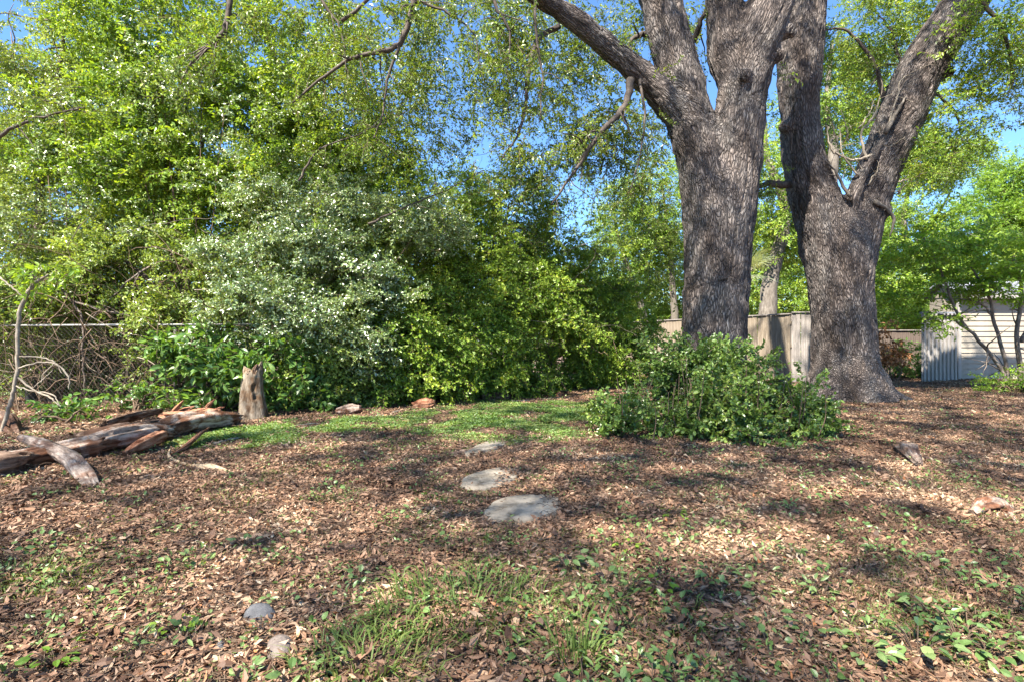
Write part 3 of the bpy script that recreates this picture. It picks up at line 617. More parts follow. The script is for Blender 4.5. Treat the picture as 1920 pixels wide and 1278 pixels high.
wild_tree('fence_tree', 'low spreading tree at the hedge end nearest the leaning grey trunk', 'tree', G(1000, 728), [
    ([(1000, 728), (985, 620), (965, 520), (950, 440), (955, 380)], .08, 12.8), ([(965, 520), (1040, 470), (1075, 450)], .04, 12.8)],
    [B(960, 410, 12.6, .9, .9, .8, 120), B(1020, 480, 12.8, 1.0, .9, .9, 150), B(930, 500, 12.4, 1.1, 1, .9, 140), B(1080, 540, 13.4, .9, .9, .8, 120)], 'hedge', 'lime_leaf', 105, H)

# shrubs that reach to the ground, one by one along the boundary
def shrub(label, bpx, bpy, Z, blobs, kind, matl, seed, size=1.0, group='shrubs growing along the boundary', name='shrub', nst=9, thin=.42, tilt=.6):
    b = G(bpx, bpy); b = Vector((P(bpx, bpy, Z).x, Z, gh(P(bpx, bpy, Z).x, Z))); t = empty(name, b, label, 'shrub', group); rng = random.Random(seed)
    for k in range(nst):
        c, rad, _ = blobs[rng.randrange(len(blobs))]; e = Vector([c[i] + rng.uniform(-.7, .7) * rad[i] for i in range(3)]); s = b + Vector((rng.gauss(0, .25), rng.gauss(0, .15), -.03))
        m1 = s.lerp(e, .4) + Vector((rng.gauss(0, .1), rng.gauss(0, .1), .15))
        branch('stem', t, [s, m1, e], [.018, .013, .005], 'brown_twig', 5, .01, seed * 10 + k, 3, .45)
    foliage('foliage', t, kind, blobs, matl, seed, size, tilt=tilt, thin=thin); return t
shrub('silvery shrub with glossy pale leaves glinting above the broken stump', 560, 760, 9.2, [B(580, 470, 9.0, .8, .6, .35, 120), B(480, 560, 8.6, .7, .5, .28, 100), B(570, 590, 8.7, .6, .5, .3, 100), B(660, 520, 9.0, .6, .5, .35, 90), B(690, 620, 9.2, .45, .5, .6, 90), B(640, 400, 9.4, .9, .6, .3, 80), B(530, 380, 9.4, .8, .6, .28, 60), B(790, 420, 9.6, .7, .6, .35, 80), B(420, 500, 9.0, .5, .5, .3, 50), B(740, 560, 9.3, .4, .4, .4, 50)], 'gloss', 'gloss_leaf', 201, .9)
shrub('dense dark shrub touching the ground just past the broken stump', 620, 762, 9.4, [B(560, 560, 9.6, 1.1, .6, .8, 200), B(640, 480, 9.9, 1.1, .6, .8, 170), B(600, 680, 9.3, .7, .6, .6, 130), B(680, 700, 9.6, .7, .6, .55, 130), B(570, 735, 9.2, .5, .4, .3, 60)], 'hedge', 'hedge_leaf', 202)
shrub('wide green shrub hanging over the red palm stubs', 780, 752, 10.2, [B(760, 600, 10, 1.0, .8, .7, 190), B(800, 680, 10.1, .9, .7, .6, 170), B(740, 715, 10, .7, .6, .35, 90)], 'hedge', 'lime_leaf', 203)
shrub('tall arching shrub in the middle of the long hedge', 900, 742, 11, [B(880, 570, 11, 1.0, .8, .8, 190), B(900, 660, 10.9, .9, .7, .6, 160), B(950, 710, 11.2, .8, .6, .35, 90)], 'hedge', 'lime_leaf', 204)
shrub('loose shrub with olive leaves over a hollow full of brown twigs', 1010, 735, 12, [B(1000, 570, 12, 1.0, .8, .7, 180), B(1050, 610, 12.2, .8, .7, .5, 120), B(990, 700, 12, .8, .6, .35, 90)], 'hedge', 'lime_leaf', 205)
shrub('yellow-green shrub at the far end of the hedge beside the board fence', 1130, 722, 13.4, [B(1120, 600, 13.6, 1.0, .8, .9, 200), B(1160, 670, 13.4, .8, .7, .6, 130), B(1090, 680, 13, .8, .6, .5, 130), B(1180, 620, 14.4, .6, .7, .7, 80)], 'lime', 'lime_leaf', 206)
shrub('broad-leaved shrub growing around the stump under the rail', 420, 765, 8.7, [B(400, 650, 8.6, .75, .45, .35, 70), B(450, 720, 8.5, .6, .4, .4, 70), B(530, 690, 8.5, .5, .4, .5, 60), B(360, 640, 8.7, .4, .4, .3, 30), B(540, 750, 8.4, .5, .3, .2, 30)], 'broad', 'broad_leaf', 207, 1.0, tilt=.5)
shrub('low broad-leaved plant in shade behind the long log', 115, 795, 7.5, [B(115, 780, 7.6, .35, .25, .16, 22), B(70, 800, 7.4, .2, .2, .1, 8)], 'broad', 'broad_leaf', 208, .75, nst=5)
shrub('low leafy plant at the foot of the tangle behind the log', 270, 765, 8.6, [B(240, 745, 8.6, .45, .3, .14, 26), B(290, 740, 8.7, .4, .3, .12, 20)], 'broad', 'broad_leaf', 209, .7, nst=5)
shrub('dull green shrub climbing over the chain-link rail', 240, 760, 9.8, [B(120, 520, 9.8, 1.0, .7, .7, 130), B(250, 500, 9.7, 1.0, .7, .6, 120), B(30, 560, 9.6, .8, .7, .9, 120), B(370, 520, 9.6, .9, .6, .6, 120), B(60, 650, 9.6, .5, .4, .5, 20), B(300, 660, 9.6, .5, .4, .4, 22), B(330, 590, 9.3, .5, .3, .3, 40)], 'hedge', 'hedge_leaf', 210, thin=.6)
shrub('dark undergrowth bush deep behind the vine tangle', 180, 745, 11.4, [B(150, 640, 11.6, 2.2, .8, 1.1, 420), B(-60, 620, 11.4, 1.6, .8, 1.4, 200), B(380, 650, 11.6, 1.5, .8, 1.2, 260), B(150, 720, 11.2, 2.2, .6, .4, 150), B(-150, 720, 11.2, 1.6, .6, .6, 100)], 'hedge', 'bush_leaf', 211)

VN = 'glossy foliage added for glints in the fence trees'
for lab, px, bl, sd in [('glossy silver-green foliage added for glints on the forked tree above the rail', 330, [B(300, 130, 9.6, .8, .4, .5, 50), B(420, 210, 9.5, .8, .4, .45, 50), B(250, 250, 9.5, .6, .4, .5, 35), B(380, 110, 9.6, .5, .4, .4, 25)], 231),
                        ('glossy foliage added for glints over the top of the bushy yellow-green tree', 520, [B(520, 290, 9.8, .8, .4, .45, 50), B(620, 340, 9.8, .7, .4, .4, 40), B(590, 220, 10, .6, .4, .4, 30), B(440, 330, 9.6, .7, .4, .35, 40)], 232),
                        ('glossy foliage added for glints on the slim leaning tree at the frame edge', 100, [B(90, 330, 9.4, .8, .4, .5, 50), B(30, 420, 9.3, .7, .4, .5, 40), B(120, 220, 9.5, .7, .4, .4, 30), B(200, 420, 9.3, .7, .4, .35, 30)], 233)]:
    b_ = P(px, 639, 9.8); b_.z = 0; t_ = empty('climbing_vine', b_, lab, 'vine', VN)  # second, glossy foliage for the fence trees, added for its glints
    for k in range(5):
        c_ = bl[k % len(bl)][0]; branch('stem', t_, [b_ + Vector((random.Random(sd + k).uniform(-.3, .3), 0, 0)), b_.lerp(c_, .5) + Vector((.2, -.1, .2)), c_], [.014, .011, .004], 'brown_twig', 5, .01, sd * 9 + k, 3, .5)
    foliage('foliage', t_, 'gloss', bl, 'gloss_leaf', sd, .9, dens=.9)
# tangle of brown vines under the trees
def tangle():
    rng = random.Random(77); mb = MB(); pale = MB()
    for k in range(900):
        x, y, z = rng.uniform(-10, -4.6), rng.uniform(8.55, 10.6), rng.uniform(.1, 3.2) * rng.random() ** .5
        if k % 3 == 0: x = rng.uniform(-5.2, 2.2); y = rng.uniform(9.0, 10.2) + .5 * (x + 4.6); z = rng.uniform(.8, 3.5)
        p = Vector((x, y, max(.05, z))); a = rng.uniform(0, 6.28); d = Vector((math.cos(a), .3 * math.sin(a), rng.gauss(0, .7))).normalized(); q = [p]
        for j in range(9):
            d = (d + Vector((rng.gauss(0, .28), rng.gauss(0, .12), rng.gauss(-.05, .28)))).normalized(); q.append(q[-1] + d * .16)
            if q[-1].z < .03: q[-1].z = .03
        r = rng.choice((.002, .003, .003, .004, .006, .009)); (mb if rng.random() < (.9 if k % 3 else .55) else pale).tube(q, [r] * 8 + [r * .7, r * .4], 4)
    tag(mb.obj('vine_undergrowth', (M['brown_twig'],), None, smooth=True), 'tangle of brown dead vines under the fence trees', 'vines', kind='stuff')
    tag(pale.obj('twig_undergrowth', (M['pale_twig'],), None, smooth=True), 'pale dead twigs caught in the vine tangle along the fence', 'twigs', kind='stuff')
    t = empty('climbing_vine', P(300, 739, 9.4), 'looped brown vine hanging just below the chain-link rail', 'vine')
    L_ = [P(188 + 28 * math.cos(a * .42) , 628 + 34 * math.sin(a * .42) - 10, 8.75) for a in range(15)]
    branch('stem', t, [P(150, 600, 8.8), *L_[4:14], P(216, 600, 8.8)], [.008] * 12, 'brown_twig', 5)
    for k, pts in enumerate([[(40, 500), (130, 560), (230, 590), (300, 615)], [(100, 520), (150, 590), (155, 680), (160, 740)], [(250, 560), (290, 600), (240, 690), (250, 745)], [(330, 470), (250, 520), (170, 600)]]):
        branch('stem', t, [P(a, b, 9.2) for a, b in pts], [.02] * (len(pts) - 1) + [.01], 'thin_bark', 5, .015, k, 3)
tangle()

def bare_vine():
    t = empty('bare_sapling', G(8, 812), 'thin pale sapling with side branches arching up beside the log end', 'sapling')
    Z = 6.6
    for k, (pts, r) in enumerate([([(2, 815), (14, 770), (26, 730), (33, 680), (34, 620), (40, 575), (62, 535), (90, 515)], .024), ([(33, 690), (70, 680), (105, 682), (128, 705), (130, 730)], .011), ([(36, 668), (62, 668), (98, 675), (118, 700)], .009),
              ([(100, 682), (82, 700), (78, 718)], .007), ([(30, 704), (60, 728), (95, 745), (110, 760)], .012), ([(28, 722), (60, 732), (100, 740), (112, 762)], .009), ([(0, 520), (30, 545), (45, 560)], .010), ([(60, 728), (92, 700), (100, 690)], .005)]):
        branch('stem' if k == 0 else 'branch', t, [P(a, b, Z) for a, b in pts], [r] * (len(pts) - 1) + [r * .4], 'pale_twig', 7, .004, k, 0)
    foliage('foliage', t, 'broad', [(P(85, 515, Z), (.25, .2, .12), 9), (P(50, 545, Z), (.15, .15, .1), 4)], 'bright_leaf', 9, .6)
bare_vine()

# ---- chain-link fence
def chain_link():
    a = P(-120, 739, 8.9); b = P(600, 739, 8.9); a.z = b.z = 0
    t = empty('chain_link_fence', a, 'low chain-link fence with a grey top rail running into the shrubs', 'fence')
    mb = MB(); mb.tube([a + Vector((0, 0, 1.40)), b + Vector((0, 0, 1.43))], .017, 10); mb.obj('rail', (M['galv'],), t, smooth=True)
    L_ = (b - a).length
    for k in (.03, .62, .98):
        p = a + (b - a) * k; mb = MB(); mb.tube([p + Vector((0, .03, -.05)), p + Vector((0, .03, 1.40))], .026, 10); mb.obj('post', (M['old_wire'],), t, smooth=True)
    mb = MB(); n = int(L_ / .075)
    for k in range(-18, n):
        for s in (0, 1):
            x0 = k * .075; x1 = x0 + 1.36; z0, z1_ = .02, 1.38
            if x0 < 0: z0 += -x0; x0 = 0
            if x1 > L_: z1_ -= x1 - L_; x1 = L_
            if s: p, q = a + Vector((x0, .004, z0)), a + Vector((x1, .004, z1_))
            else: p, q = a + Vector((x0, -.004, 1.40 - z0)), a + Vector((x1, -.004, 1.40 - z1_))
            mb.tube([p, q], .0016, 3, cap=False)
    tag(mb.obj('wire_mesh', (M['old_wire'],), t), kind='stuff')
M['galv'] = rough_mat('galvanised', [(.3, (.17, .17, .16)), (.7, (.30, .30, .28))], 20, rough=.45, bump=.1)
M['old_wire'] = rough_mat('old_wire', [(.3, (.05, .045, .04)), (.7, (.11, .10, .09))], 20, rough=.6, bump=.1)
chain_link()

# ---- board fence
M['board'] = rough_mat('fence_board', [(.25, (.10, .078, .055)), (.5, (.20, .16, .115)), (.75, (.30, .255, .20))], 6, (3, 3, .35), bump=.4, bscale=25, detail=6)
M['board_grey'] = rough_mat('fence_board_grey', [(.25, (.12, .105, .09)), (.5, (.225, .20, .18)), (.75, (.32, .295, .27))], 6, (3, 3, .35), bump=.4, bscale=25)
def board_fence():
    rng = random.Random(9)
    def run(t, A, Bp, top, mt, n, x0=0):
        d = (Bp - A); ln = d.length; u = d.normalized(); yaw = math.atan2(u.y, u.x); nrm = Vector((u.y, -u.x, 0)); w_ = ln / n
        protos = []
        for k in range(6):
            mb = MB(); h = top; ww = w_ * .5 - .004
            vs = []
            for y in (-.009, .009): vs += [(-ww, y, .03), (ww, y, .03), (ww, y, h - .03), (ww - .03, y, h), (-ww + .03, y, h), (-ww, y, h - .03)]
            mb.add(vs, [(0, 1, 2, 3, 4, 5), (11, 10, 9, 8, 7, 6)] + [(i, i + 6, (i + 1) % 6 + 6, (i + 1) % 6) for i in range(6)])
            protos.append(mb.mesh('picket'))
            protos[-1].materials.append(M[mt])
        for k in range(n):
            p = A + u * (k + .5) * w_; o = bpy.data.objects.new('picket', protos[k % 6]); C.objects.link(o); o.parent = t
            o.location = p - t.location - nrm * Vector((0, 0, rng.uniform(-.012, .012))); o.rotation_euler = (rng.gauss(0, .004), rng.gauss(0, .005), yaw)
        for z in (.35, 1.02, top - .22):
            mb = MB(); mb.box((A + Bp) / 2 + nrm * .031 + Vector((0, 0, z)), (ln, .038, .088), yaw); mb.obj('rail', (M[mt],), t)
        mb = MB(); mb.box((A + Bp) / 2 + Vector((0, 0, top + .018)), (ln, .10, .03), yaw); mb.obj('cap_rail', (M['board_grey'],), t)
        k = 0
        while k * 2.4 < ln:
            p = A + u * min(k * 2.4, ln) + nrm * .10; mb = MB(); mb.box(p + Vector((0, 0, top / 2)), (.09, .09, top + .05), yaw); mb.obj('post', (M['board_grey'],), t); k += 1
    A = P(1130, 639, 23); Bm = P(1482, 639, 14.8); A.z = Bm.z = 0
    t = empty('board_fence', Bm, 'tall weathered brown board fence between the two oaks', 'fence')
    run(t, Bm, A, 1.88, 'board', 58)
    E = P(1600, 639, 14.4); E.z = 0
    t = empty('fence_gate', Bm, 'grey board fence panel beside the flared oak', 'fence panel'); run(t, E, Bm + (E - Bm) * .02, 1.92, 'board_grey', 13)
    A = P(1640, 639, 18.5); E = P(1760, 639, 18.5); A.z = E.z = 0
    t = empty('board_fence', A, 'dark old board fence in shade beside the shed', 'fence'); run(t, E, A, 1.5, 'board_dark', 15)
M['board_dark'] = rough_mat('fence_board_dark', [(.25, (.05, .035, .028)), (.7, (.14, .11, .09))], 5, (3, 3, .35), bump=.4, bscale=25)
board_fence()

# ---- shed
M['siding'] = rough_mat('siding', [(.32, (.18, .155, .12)), (.5, (.28, .245, .195)), (.8, (.33, .295, .24))], 2.5, rough=.55, bump=.1, bscale=60)
M['ribbed'] = rough_mat('ribbed_metal', [(.3, (.18, .16, .145)), (.5, (.29, .27, .25)), (.8, (.36, .34, .315))], 5, (4, 4, .5), rough=.45, bump=.08, bscale=60)
M['shingle'] = rough_mat('shingle', [(.3, (.10, .11, .13)), (.7, (.24, .25, .28))], 14, bump=.5, bscale=80)
def shed():
    Z = 15.6; x0 = P(1797, 0, Z).x; x1 = x0 + 3.6; d = 1.1; h = 2.46; base = Vector((x0, Z, 0))
    t = empty('garden_shed', base, 'cream shed with horizontal lap siding and a grey shingle roof', 'shed')
    mb = MB(); mb.box((x0 + 1.8, Z + d / 2 + .02, h / 2), (3.56, d - .04, h)); mb.obj('wall', (M['siding'],), t)
    n = 16; c = h / n
    mb = MB(); q = 3.6
    mb.add([(0, -.004, 0), (q, -.004, 0), (q, -.030, 0), (0, -.030, 0), (0, 0, c + .003), (q, 0, c + .003), (q, -.004, c + .003), (0, -.004, c + .003)], [(0, 1, 2, 3), (3, 2, 6, 7), (7, 6, 5, 4), (0, 3, 7, 4), (1, 5, 6, 2), (0, 4, 5, 1)])
    me = mb.mesh('siding_board'); me.materials.append(M['siding'])
    for k in range(n):
        o = bpy.data.objects.new('siding_board', me); C.objects.link(o); o.parent = t; o.location = (0, 0, .05 + k * c)
    mb = MB(); mb.box((x0 - .01, Z - .02, h / 2 + .02), (.09, .09, h)); mb.obj('corner_trim', (M['ribbed'],), t)
    # roof: pitch rising away from the yard
    rf = MB(); e0 = Vector((x0 - .15, Z - .25, h + .02)); rise = .42; dep = d / 2 + .25
    vs = []
    for xx in (x0 - .15, x1 + .15):
        for (yy, zz) in ((Z - .25, h + .02), (Z + d / 2, h + .02 + rise), (Z + d + .25, h + .02)): vs += [(xx, yy, zz), (xx, yy, zz + .05)]
    rf.add(vs, [(0, 2, 3, 1), (2, 4, 5, 3), (6, 7, 9, 8), (8, 9, 11, 10), (1, 3, 9, 7), (3, 5, 11, 9), (0, 6, 8, 2), (2, 8, 10, 4), (0, 1, 7, 6), (4, 10, 11, 5)]); ro = rf.obj('roof', (M['shingle'],), t)
    sm = MB(); sm.box((0, 0, 0), (.30, .26, .012)); sme = sm.mesh('shingle'); sme.materials.append(M['shingle']); an = math.atan2(rise, dep)
    for r_ in range(3):
        for k in range(12):
            o = bpy.data.objects.new('shingle', sme); C.objects.link(o); o.parent = ro; yy = .12 + r_ * .2
            o.location = (x0 - .0 + k * .31 + (r_ % 2) * .15 - base.x * 1, Z - .25 + yy - base.y, h + .08 + .5 * .0 + yy * rise / dep + .008); o.rotation_euler = (an - .04, 0, 0)
    mb = MB(); mb.box((x0 + 1.8, Z - .27, h - .03), (3.9, .025, .14)); mb.obj('fascia', (M['ribbed'],), t)
    # gable triangle
    mb = MB(); mb.add([(x0 - .0, Z, h), (x0 - .0, Z + d, h), (x0 - .0, Z + d / 2, h + rise - .06), (x0 + .02, Z, h), (x0 + .02, Z + d, h), (x0 + .02, Z + d / 2, h + rise - .06)], [(0, 2, 1), (3, 4, 5), (0, 1, 4, 3), (1, 2, 5, 4), (2, 0, 3, 5)]); mb.obj('gable', (M['siding'],), t)
    # ribbed metal screen beside it
    Zs = 15.3; xa = P(1728, 0, Zs).x; xb = P(1796, 0, Zs).x - .03; hs = 1.92
    s = empty('metal_screen', (xa, Zs, 0), 'pale ribbed metal screen standing beside the cream shed', 'screen')
    mb = MB(); mb.box(((xa + xb) / 2, Zs, hs / 2), (xb - xa, .02, hs)); mb.obj('sheet', (M['ribbed'],), s)
    rm = MB(); rm.box((0, 0, 0), (.045, .035, hs + .01), taper=1); rme = rm.mesh('rib'); rme.materials.append(M['ribbed'])
    for k in range(9):
        o = bpy.data.objects.new('rib', rme); C.objects.link(o); o.parent = s; o.location = ((k + .5) * (xb - xa) / 9, -.027, hs / 2)
    mb = MB(); mb.box(((xa + xb) / 2, Zs, hs + .03), (xb - xa + .04, .09, .05)); mb.obj('cap_rail', (M['shingle'],), s)
shed()

# ---- trees beyond the fences
wild_tree('grey_tree', 'smooth grey trunk standing behind the board fence between the oaks', 'tree', Vector((P(1440, 0, 19).x, 19, 0)), [
    ([(1437, 705), (1440, 580), (1450, 500), (1470, 430), (1468, 370), (1440, 300), (1430, 200)], .36, 19), ([(1468, 400), (1500, 330), (1560, 290), (1600, 240)], .16, 19), ([(1560, 480), (1556, 380), (1562, 280), (1550, 200), (1560, 80)], .28, 18)],
    [B(1430, 340, 19, 1.2, 1.2, 1.6, 120), B(1550, 220, 19, 1.3, 1.2, 1.8, 130), B(1420, 460, 20, .8, 1, 1.2, 70), B(1660, 180, 19, 1.3, 1.2, 1.6, 120), B(1500, 440, 20, .8, 1, 1.0, 60)], 'fine', 'lime_leaf', 301, bark='grey_bark', tw=20)
wild_tree('leaning_tree', 'slim grey tree leaning over the board fence by the hedge end', 'tree', Vector((P(1208, 0, 24).x, 24, 0)), [
    ([(1212, 690), (1206, 590), (1190, 540), (1172, 490), (1158, 440), (1150, 380)], .20, 24), ([(1264, 690), (1265, 600), (1258, 500), (1250, 420), (1240, 340)], .22, 24), ([(1160, 640), (1162, 570), (1166, 520)], .12, 24)],
    [B(1130, 520, 24, 1.3, 1, 1.6, 110), B(1180, 420, 24, 1.3, 1.2, 1.8, 140), B(1250, 380, 24, 1.8, 1.2, 2.0, 170), B(1130, 620, 24, 1.0, 1, 1.2, 70), B(1235, 470, 25, 1.0, 1, 1.2, 70)], 'fine', 'lime_leaf', 302, bark='grey_bark', tw=16)
wild_tree('distant_tree', 'pale green flat-topped tree showing above the shed', 'tree', Vector((P(1890, 0, 34).x, 34, 0)), [
    ([(1890, 690), (1888, 450), (1895, 390), (1900, 340)], .3, 34), ([(1888, 400), (1870, 360), (1860, 340)], .12, 34)],
    [B(1895, 330, 34, 1.5, 1.5, .9, 130), B(1850, 410, 34, 2.0, 1.5, 1.6, 200), B(1930, 420, 34, 2.0, 1.5, 1.8, 200)], 'fine', 'bright_leaf', 303, bark='grey_bark', size=1.3)
wild_tree('distant_tree', 'yellow-green tree beside the shed roof beyond the fence', 'tree', Vector((P(1690, 0, 26).x, 26, 0)), [
    ([(1690, 690), (1700, 500), (1695, 400), (1720, 300)], .25, 26), ([(1700, 480), (1760, 400), (1790, 340)], .12, 26)],
    [B(1720, 310, 26, 1.0, 1.3, 1.2, 120), B(1790, 300, 25, .8, 1, .8, 50), B(1690, 440, 26, 1.6, 1.3, 1.5, 190), B(1740, 530, 26, 2.0, 1.3, 1.5, 220), B(1840, 500, 26, 1.8, 1.3, 1.3, 170), B(1690, 600, 25, 1.6, 1, 1.4, 260)], 'fine', 'lime_leaf', 304, bark='grey_bark', size=1.15)
wild_tree('distant_tree', 'bright sunlit tree filling the gap behind the board fence', 'tree', Vector((P(1420, 0, 27).x, 27, 0)), [
    ([(1400, 680), (1400, 540), (1420, 420)], .25, 27)],
    [B(1380, 520, 27, 2.0, 1.5, 2.2, 200), B(1510, 520, 27, 1.8, 1.5, 2.2, 200), B(1270, 530, 28, 2.4, 1.5, 2.2, 200), B(1170, 580, 28, 2.0, 1.5, 2.0, 120), B(1600, 480, 27, 2, 1.5, 2.2, 100)], 'fine', 'lime_leaf', 305, bark='grey_bark', size=1.25)
wild_tree('distant_tree', 'deep green tree mass standing far behind the fence trees', 'tree', Vector((P(330, 0, 15).x, 15, 0)), [
    ([(330, 720), (340, 400), (350, 150)], .25, 15)],
    [B(100, 420, 14.5, 3, 1.3, 2.6, 330), B(420, 420, 14.5, 2.6, 1.3, 2.4, 300), B(-200, 300, 14, 3, 1.3, 3.5, 200), B(700, 520, 15, 2.4, 1.2, 1.8, 240), B(930, 590, 16, 2.2, 1.2, 1.3, 180), B(200, 150, 15, 2.2, 1.3, 1.6, 100)], 'fine', 'hedge_leaf', 306, size=1.0)

woods = foliage('distant_woods', None, 'fine', [((x, 48 + 4 * math.sin(x * .7), 2.2), (5, 3, 3.4), 75) for x in range(-60, 66, 6)] + [((x, 34, 1.2), (3, 2, 2.4), 60) for x in range(12, 36, 5)], 'hedge_leaf', 307, 2.2, thin=.2)
tag(woods, 'line of distant green woods closing the view past all the fences', 'woods', kind='stuff')
# ---- fan palm behind the fence
def fan_palm():
    base = P(1395, 639, 17); base.z = 0; t = empty('fan_palm', base, 'fan palm with stiff silvery fronds above the board fence', 'palm'); rng = random.Random(4)
    crown = P(1398, 515, 17); mb = MB(); mb.tube([base, base.lerp(crown, .5), crown], [.14, .12, .10], 10); mb.obj('trunk', (M['grey_bark'],), t, smooth=True)
    for k in range(13):
        a = rng.uniform(0, 6.283); el = rng.uniform(-.35, 1.1); d = Vector((math.cos(a) * math.cos(el), math.sin(a) * math.cos(el), math.sin(el))); h = crown + d * rng.uniform(.35, .55)
        mb = MB(); mb.tube([crown, h], .012, 4, 1); s = d.cross(Vector((0, 0, 1))).normalized(); u = s.cross(d)
        for j in range(17):
            q = (j - 8) / 8 * 1.9; e = (d * math.cos(q) + s * math.sin(q)).normalized(); L_ = .82 * (1 - .2 * abs(j - 8) / 8) * rng.uniform(.9, 1.05); w_ = u.cross(e) * .016
            mb.add([h - w_ * .5, h + w_ * .5, h + e * L_ * .55 + w_ + u * .02, h + e * L_ - Vector((0, 0, .10)), h + e * L_ * .55 - w_ + u * .02], [(0, 1, 2, 4), (4, 2, 3)], 0, rng.random())
        mb.obj('frond', (M['palm_leaf'], M['pale_twig']), t, attr=True)
fan_palm()
def banana():
    base = P(1240, 639, 24.5); base.z = 0; t = empty('banana_plant', base, 'sunlit plant with big yellow-green paddle leaves beyond the board fence', 'plant'); rng = random.Random(6)
    for k in range(12):
        a = rng.uniform(0, 6.283); s0 = base + Vector((math.cos(a) * .5, math.sin(a) * .4, 0)); el = rng.uniform(.9, 1.35); d = Vector((math.cos(a) * math.cos(el), math.sin(a) * math.cos(el), math.sin(el)))
        L_ = rng.uniform(1.6, 3.2); mb = MB(); p = [s0 + d * L_ * .5]; pts = [s0, p[0]]; dd = d.copy(); mid = [p[0]]
        for j in range(7): dd = (dd + Vector((math.cos(a) * .12, math.sin(a) * .12, -.12 - .04 * j))).normalized(); mid.append(mid[-1] + dd * .26)
        mb.tube(pts, [.06, .03], 6, 1); sd = Vector((-math.sin(a), math.cos(a), 0)); vs = []
        for j, m_ in enumerate(mid):
            w_ = .26 * math.sin(math.pi * (j + .6) / 8) ** .6; vs += [m_ - sd * w_ + Vector((0, 0, .05)), m_, m_ + sd * w_ + Vector((0, 0, .05))]
        mb.add(vs, [(j * 3 + i, j * 3 + i + 1, j * 3 + i + 4, j * 3 + i + 3) for j in range(7) for i in range(2)], 0, rng.uniform(.5, 1)); mb.obj('leaf', (M['yellow_leaf'], M['bright_leaf']), t, attr=True)
M['yellow_leaf'] = leaf_mat('yellow_leaf', [(0, (.16, .26, .03)), (1, (.34, .42, .05))], .5, .45, .4)
banana()

# ---- small multi-stemmed tree by the shed
def small_tree():
    Z = 12.4; base = Vector((P(1895, 0, Z).x, Z, 0)); t = empty('small_tree', base, 'small many-stemmed tree with layered bright leaves before the shed', 'tree')
    st = [([(1884, 735), (1880, 695), (1813, 616), (1760, 589)], .055), ([(1886, 735), (1888, 690), (1862, 595), (1853, 555), (1820, 500)], .05), ([(1917, 735), (1914, 700), (1907, 626), (1916, 545), (1900, 480)], .065), ([(1813, 616), (1790, 575), (1760, 500), (1730, 440)], .035),
          ([(1914, 640), (1960, 560), (1990, 500)], .05), ([(1862, 595), (1840, 570), (1800, 560)], .025)]
    ends = []
    for k, (pts, r) in enumerate(st):
        n = len(pts); o, c, e = branch('stem', t, [P(a, b, Z) for a, b in pts], [max(.012, r * (1 - .6 * i / (n - 1))) for i in range(n)], 'thin_bark', 8, .008, 400 + k, 7, .9); ends += e + c[len(c) // 2:]
    rng = random.Random(8)
    foliage('foliage', t, 'flat', [B(1700, 560, Z, .5, .6, .25, 60), B(1690, 500, Z, .6, .7, .2, 70), B(1750, 460, Z, .7, .7, .22, 90), B(1830, 440, Z, .8, .8, .3, 110), B(1900, 470, Z, .8, .8, .3, 110), B(1790, 530, Z, .7, .7, .22, 100), B(1870, 530, Z, .7, .7, .2, 80), B(1720, 600, Z, .45, .4, .15, 35), B(1960, 520, Z, .8, .8, .8, 90)], 'bright_leaf', 401, .95, tilt=.25, dens=.55)
small_tree()
shrub('low bright plant at the foot of the small tree stems', 1900, 735, 12.0, [B(1890, 725, 12.0, .55, .4, .2, 45), B(1950, 715, 12, .5, .4, .3, 40)], 'flat', 'bright_leaf', 212, .6, group='plants near the shed')
shrub('dark leafy plant in shade between the oak and the shed', 1700, 705, 16.5, [B(1700, 672, 16.5, .5, .4, .5, 70)], 'broad', 'broad_leaf', 213, .9, group='plants near the shed')
shrub('dead palm plant with rusty brown leaves beside the oak', 1660, 705, 15.5, [B(1662, 650, 15.5, .35, .3, .5, 50)], 'broad', 'dead_leaf', 214, .9, group='plants near the shed')

# ---- the leafy bush in front of the oak
def bush():
    b = G(1340, 815); t = empty('leafy_bush', b, 'dense dark green bush of small rounded leaves at the foot of the oak', 'bush'); rng = random.Random(12)
    for k in range(60):
        x = b.x + rng.uniform(-1.25, 1.25); y = b.y + rng.uniform(-.7, .9); s = Vector((x, y, 0)); h = rng.uniform(.6, 1.1) * (1 - .35 * abs(x - b.x) / 1.3)
        e = s + Vector((rng.gauss(0, .12), rng.gauss(0, .12), h)); branch('stem', t, [s, s.lerp(e, .5) + Vector((rng.gauss(0, .04), rng.gauss(0, .04), 0)), e], [.008, .006, .003], 'brown_twig', 5, 0, k, 0)
    foliage('foliage', t, 'bush', [B(1245, 765, 6.7, .52, .55, .36, 250), B(1340, 765, 6.5, .6, .6, .38, 320), B(1440, 775, 6.6, .5, .55, .34, 230), B(1300, 710, 7.1, .5, .45, .33, 190), B(1390, 710, 7.2, .5, .45, .30, 170), B(1300, 820, 5.95, .5, .35, .18, 120), B(1410, 815, 5.95, .45, .35, .20, 120),
        B(1180, 790, 6.4, .28, .35, .22, 55), B(1500, 790, 6.6, .26, .3, .25, 55), B(1250, 672, 7.2, .16, .2, .22, 34), B(1360, 672, 7.4, .2, .2, .18, 36), B(1470, 705, 7.2, .22, .25, .22, 34), B(1520, 725, 7.0, .14, .2, .2, 16), B(1160, 735, 6.9, .14, .2, .2, 16), B(1420, 668, 7.3, .10, .15, .2, 14), B(1300, 662, 7.3, .1, .15, .18, 14)], 'bush_leaf', 402, 1.12, tilt=.9, thin=.75, dens=.82)
bush()
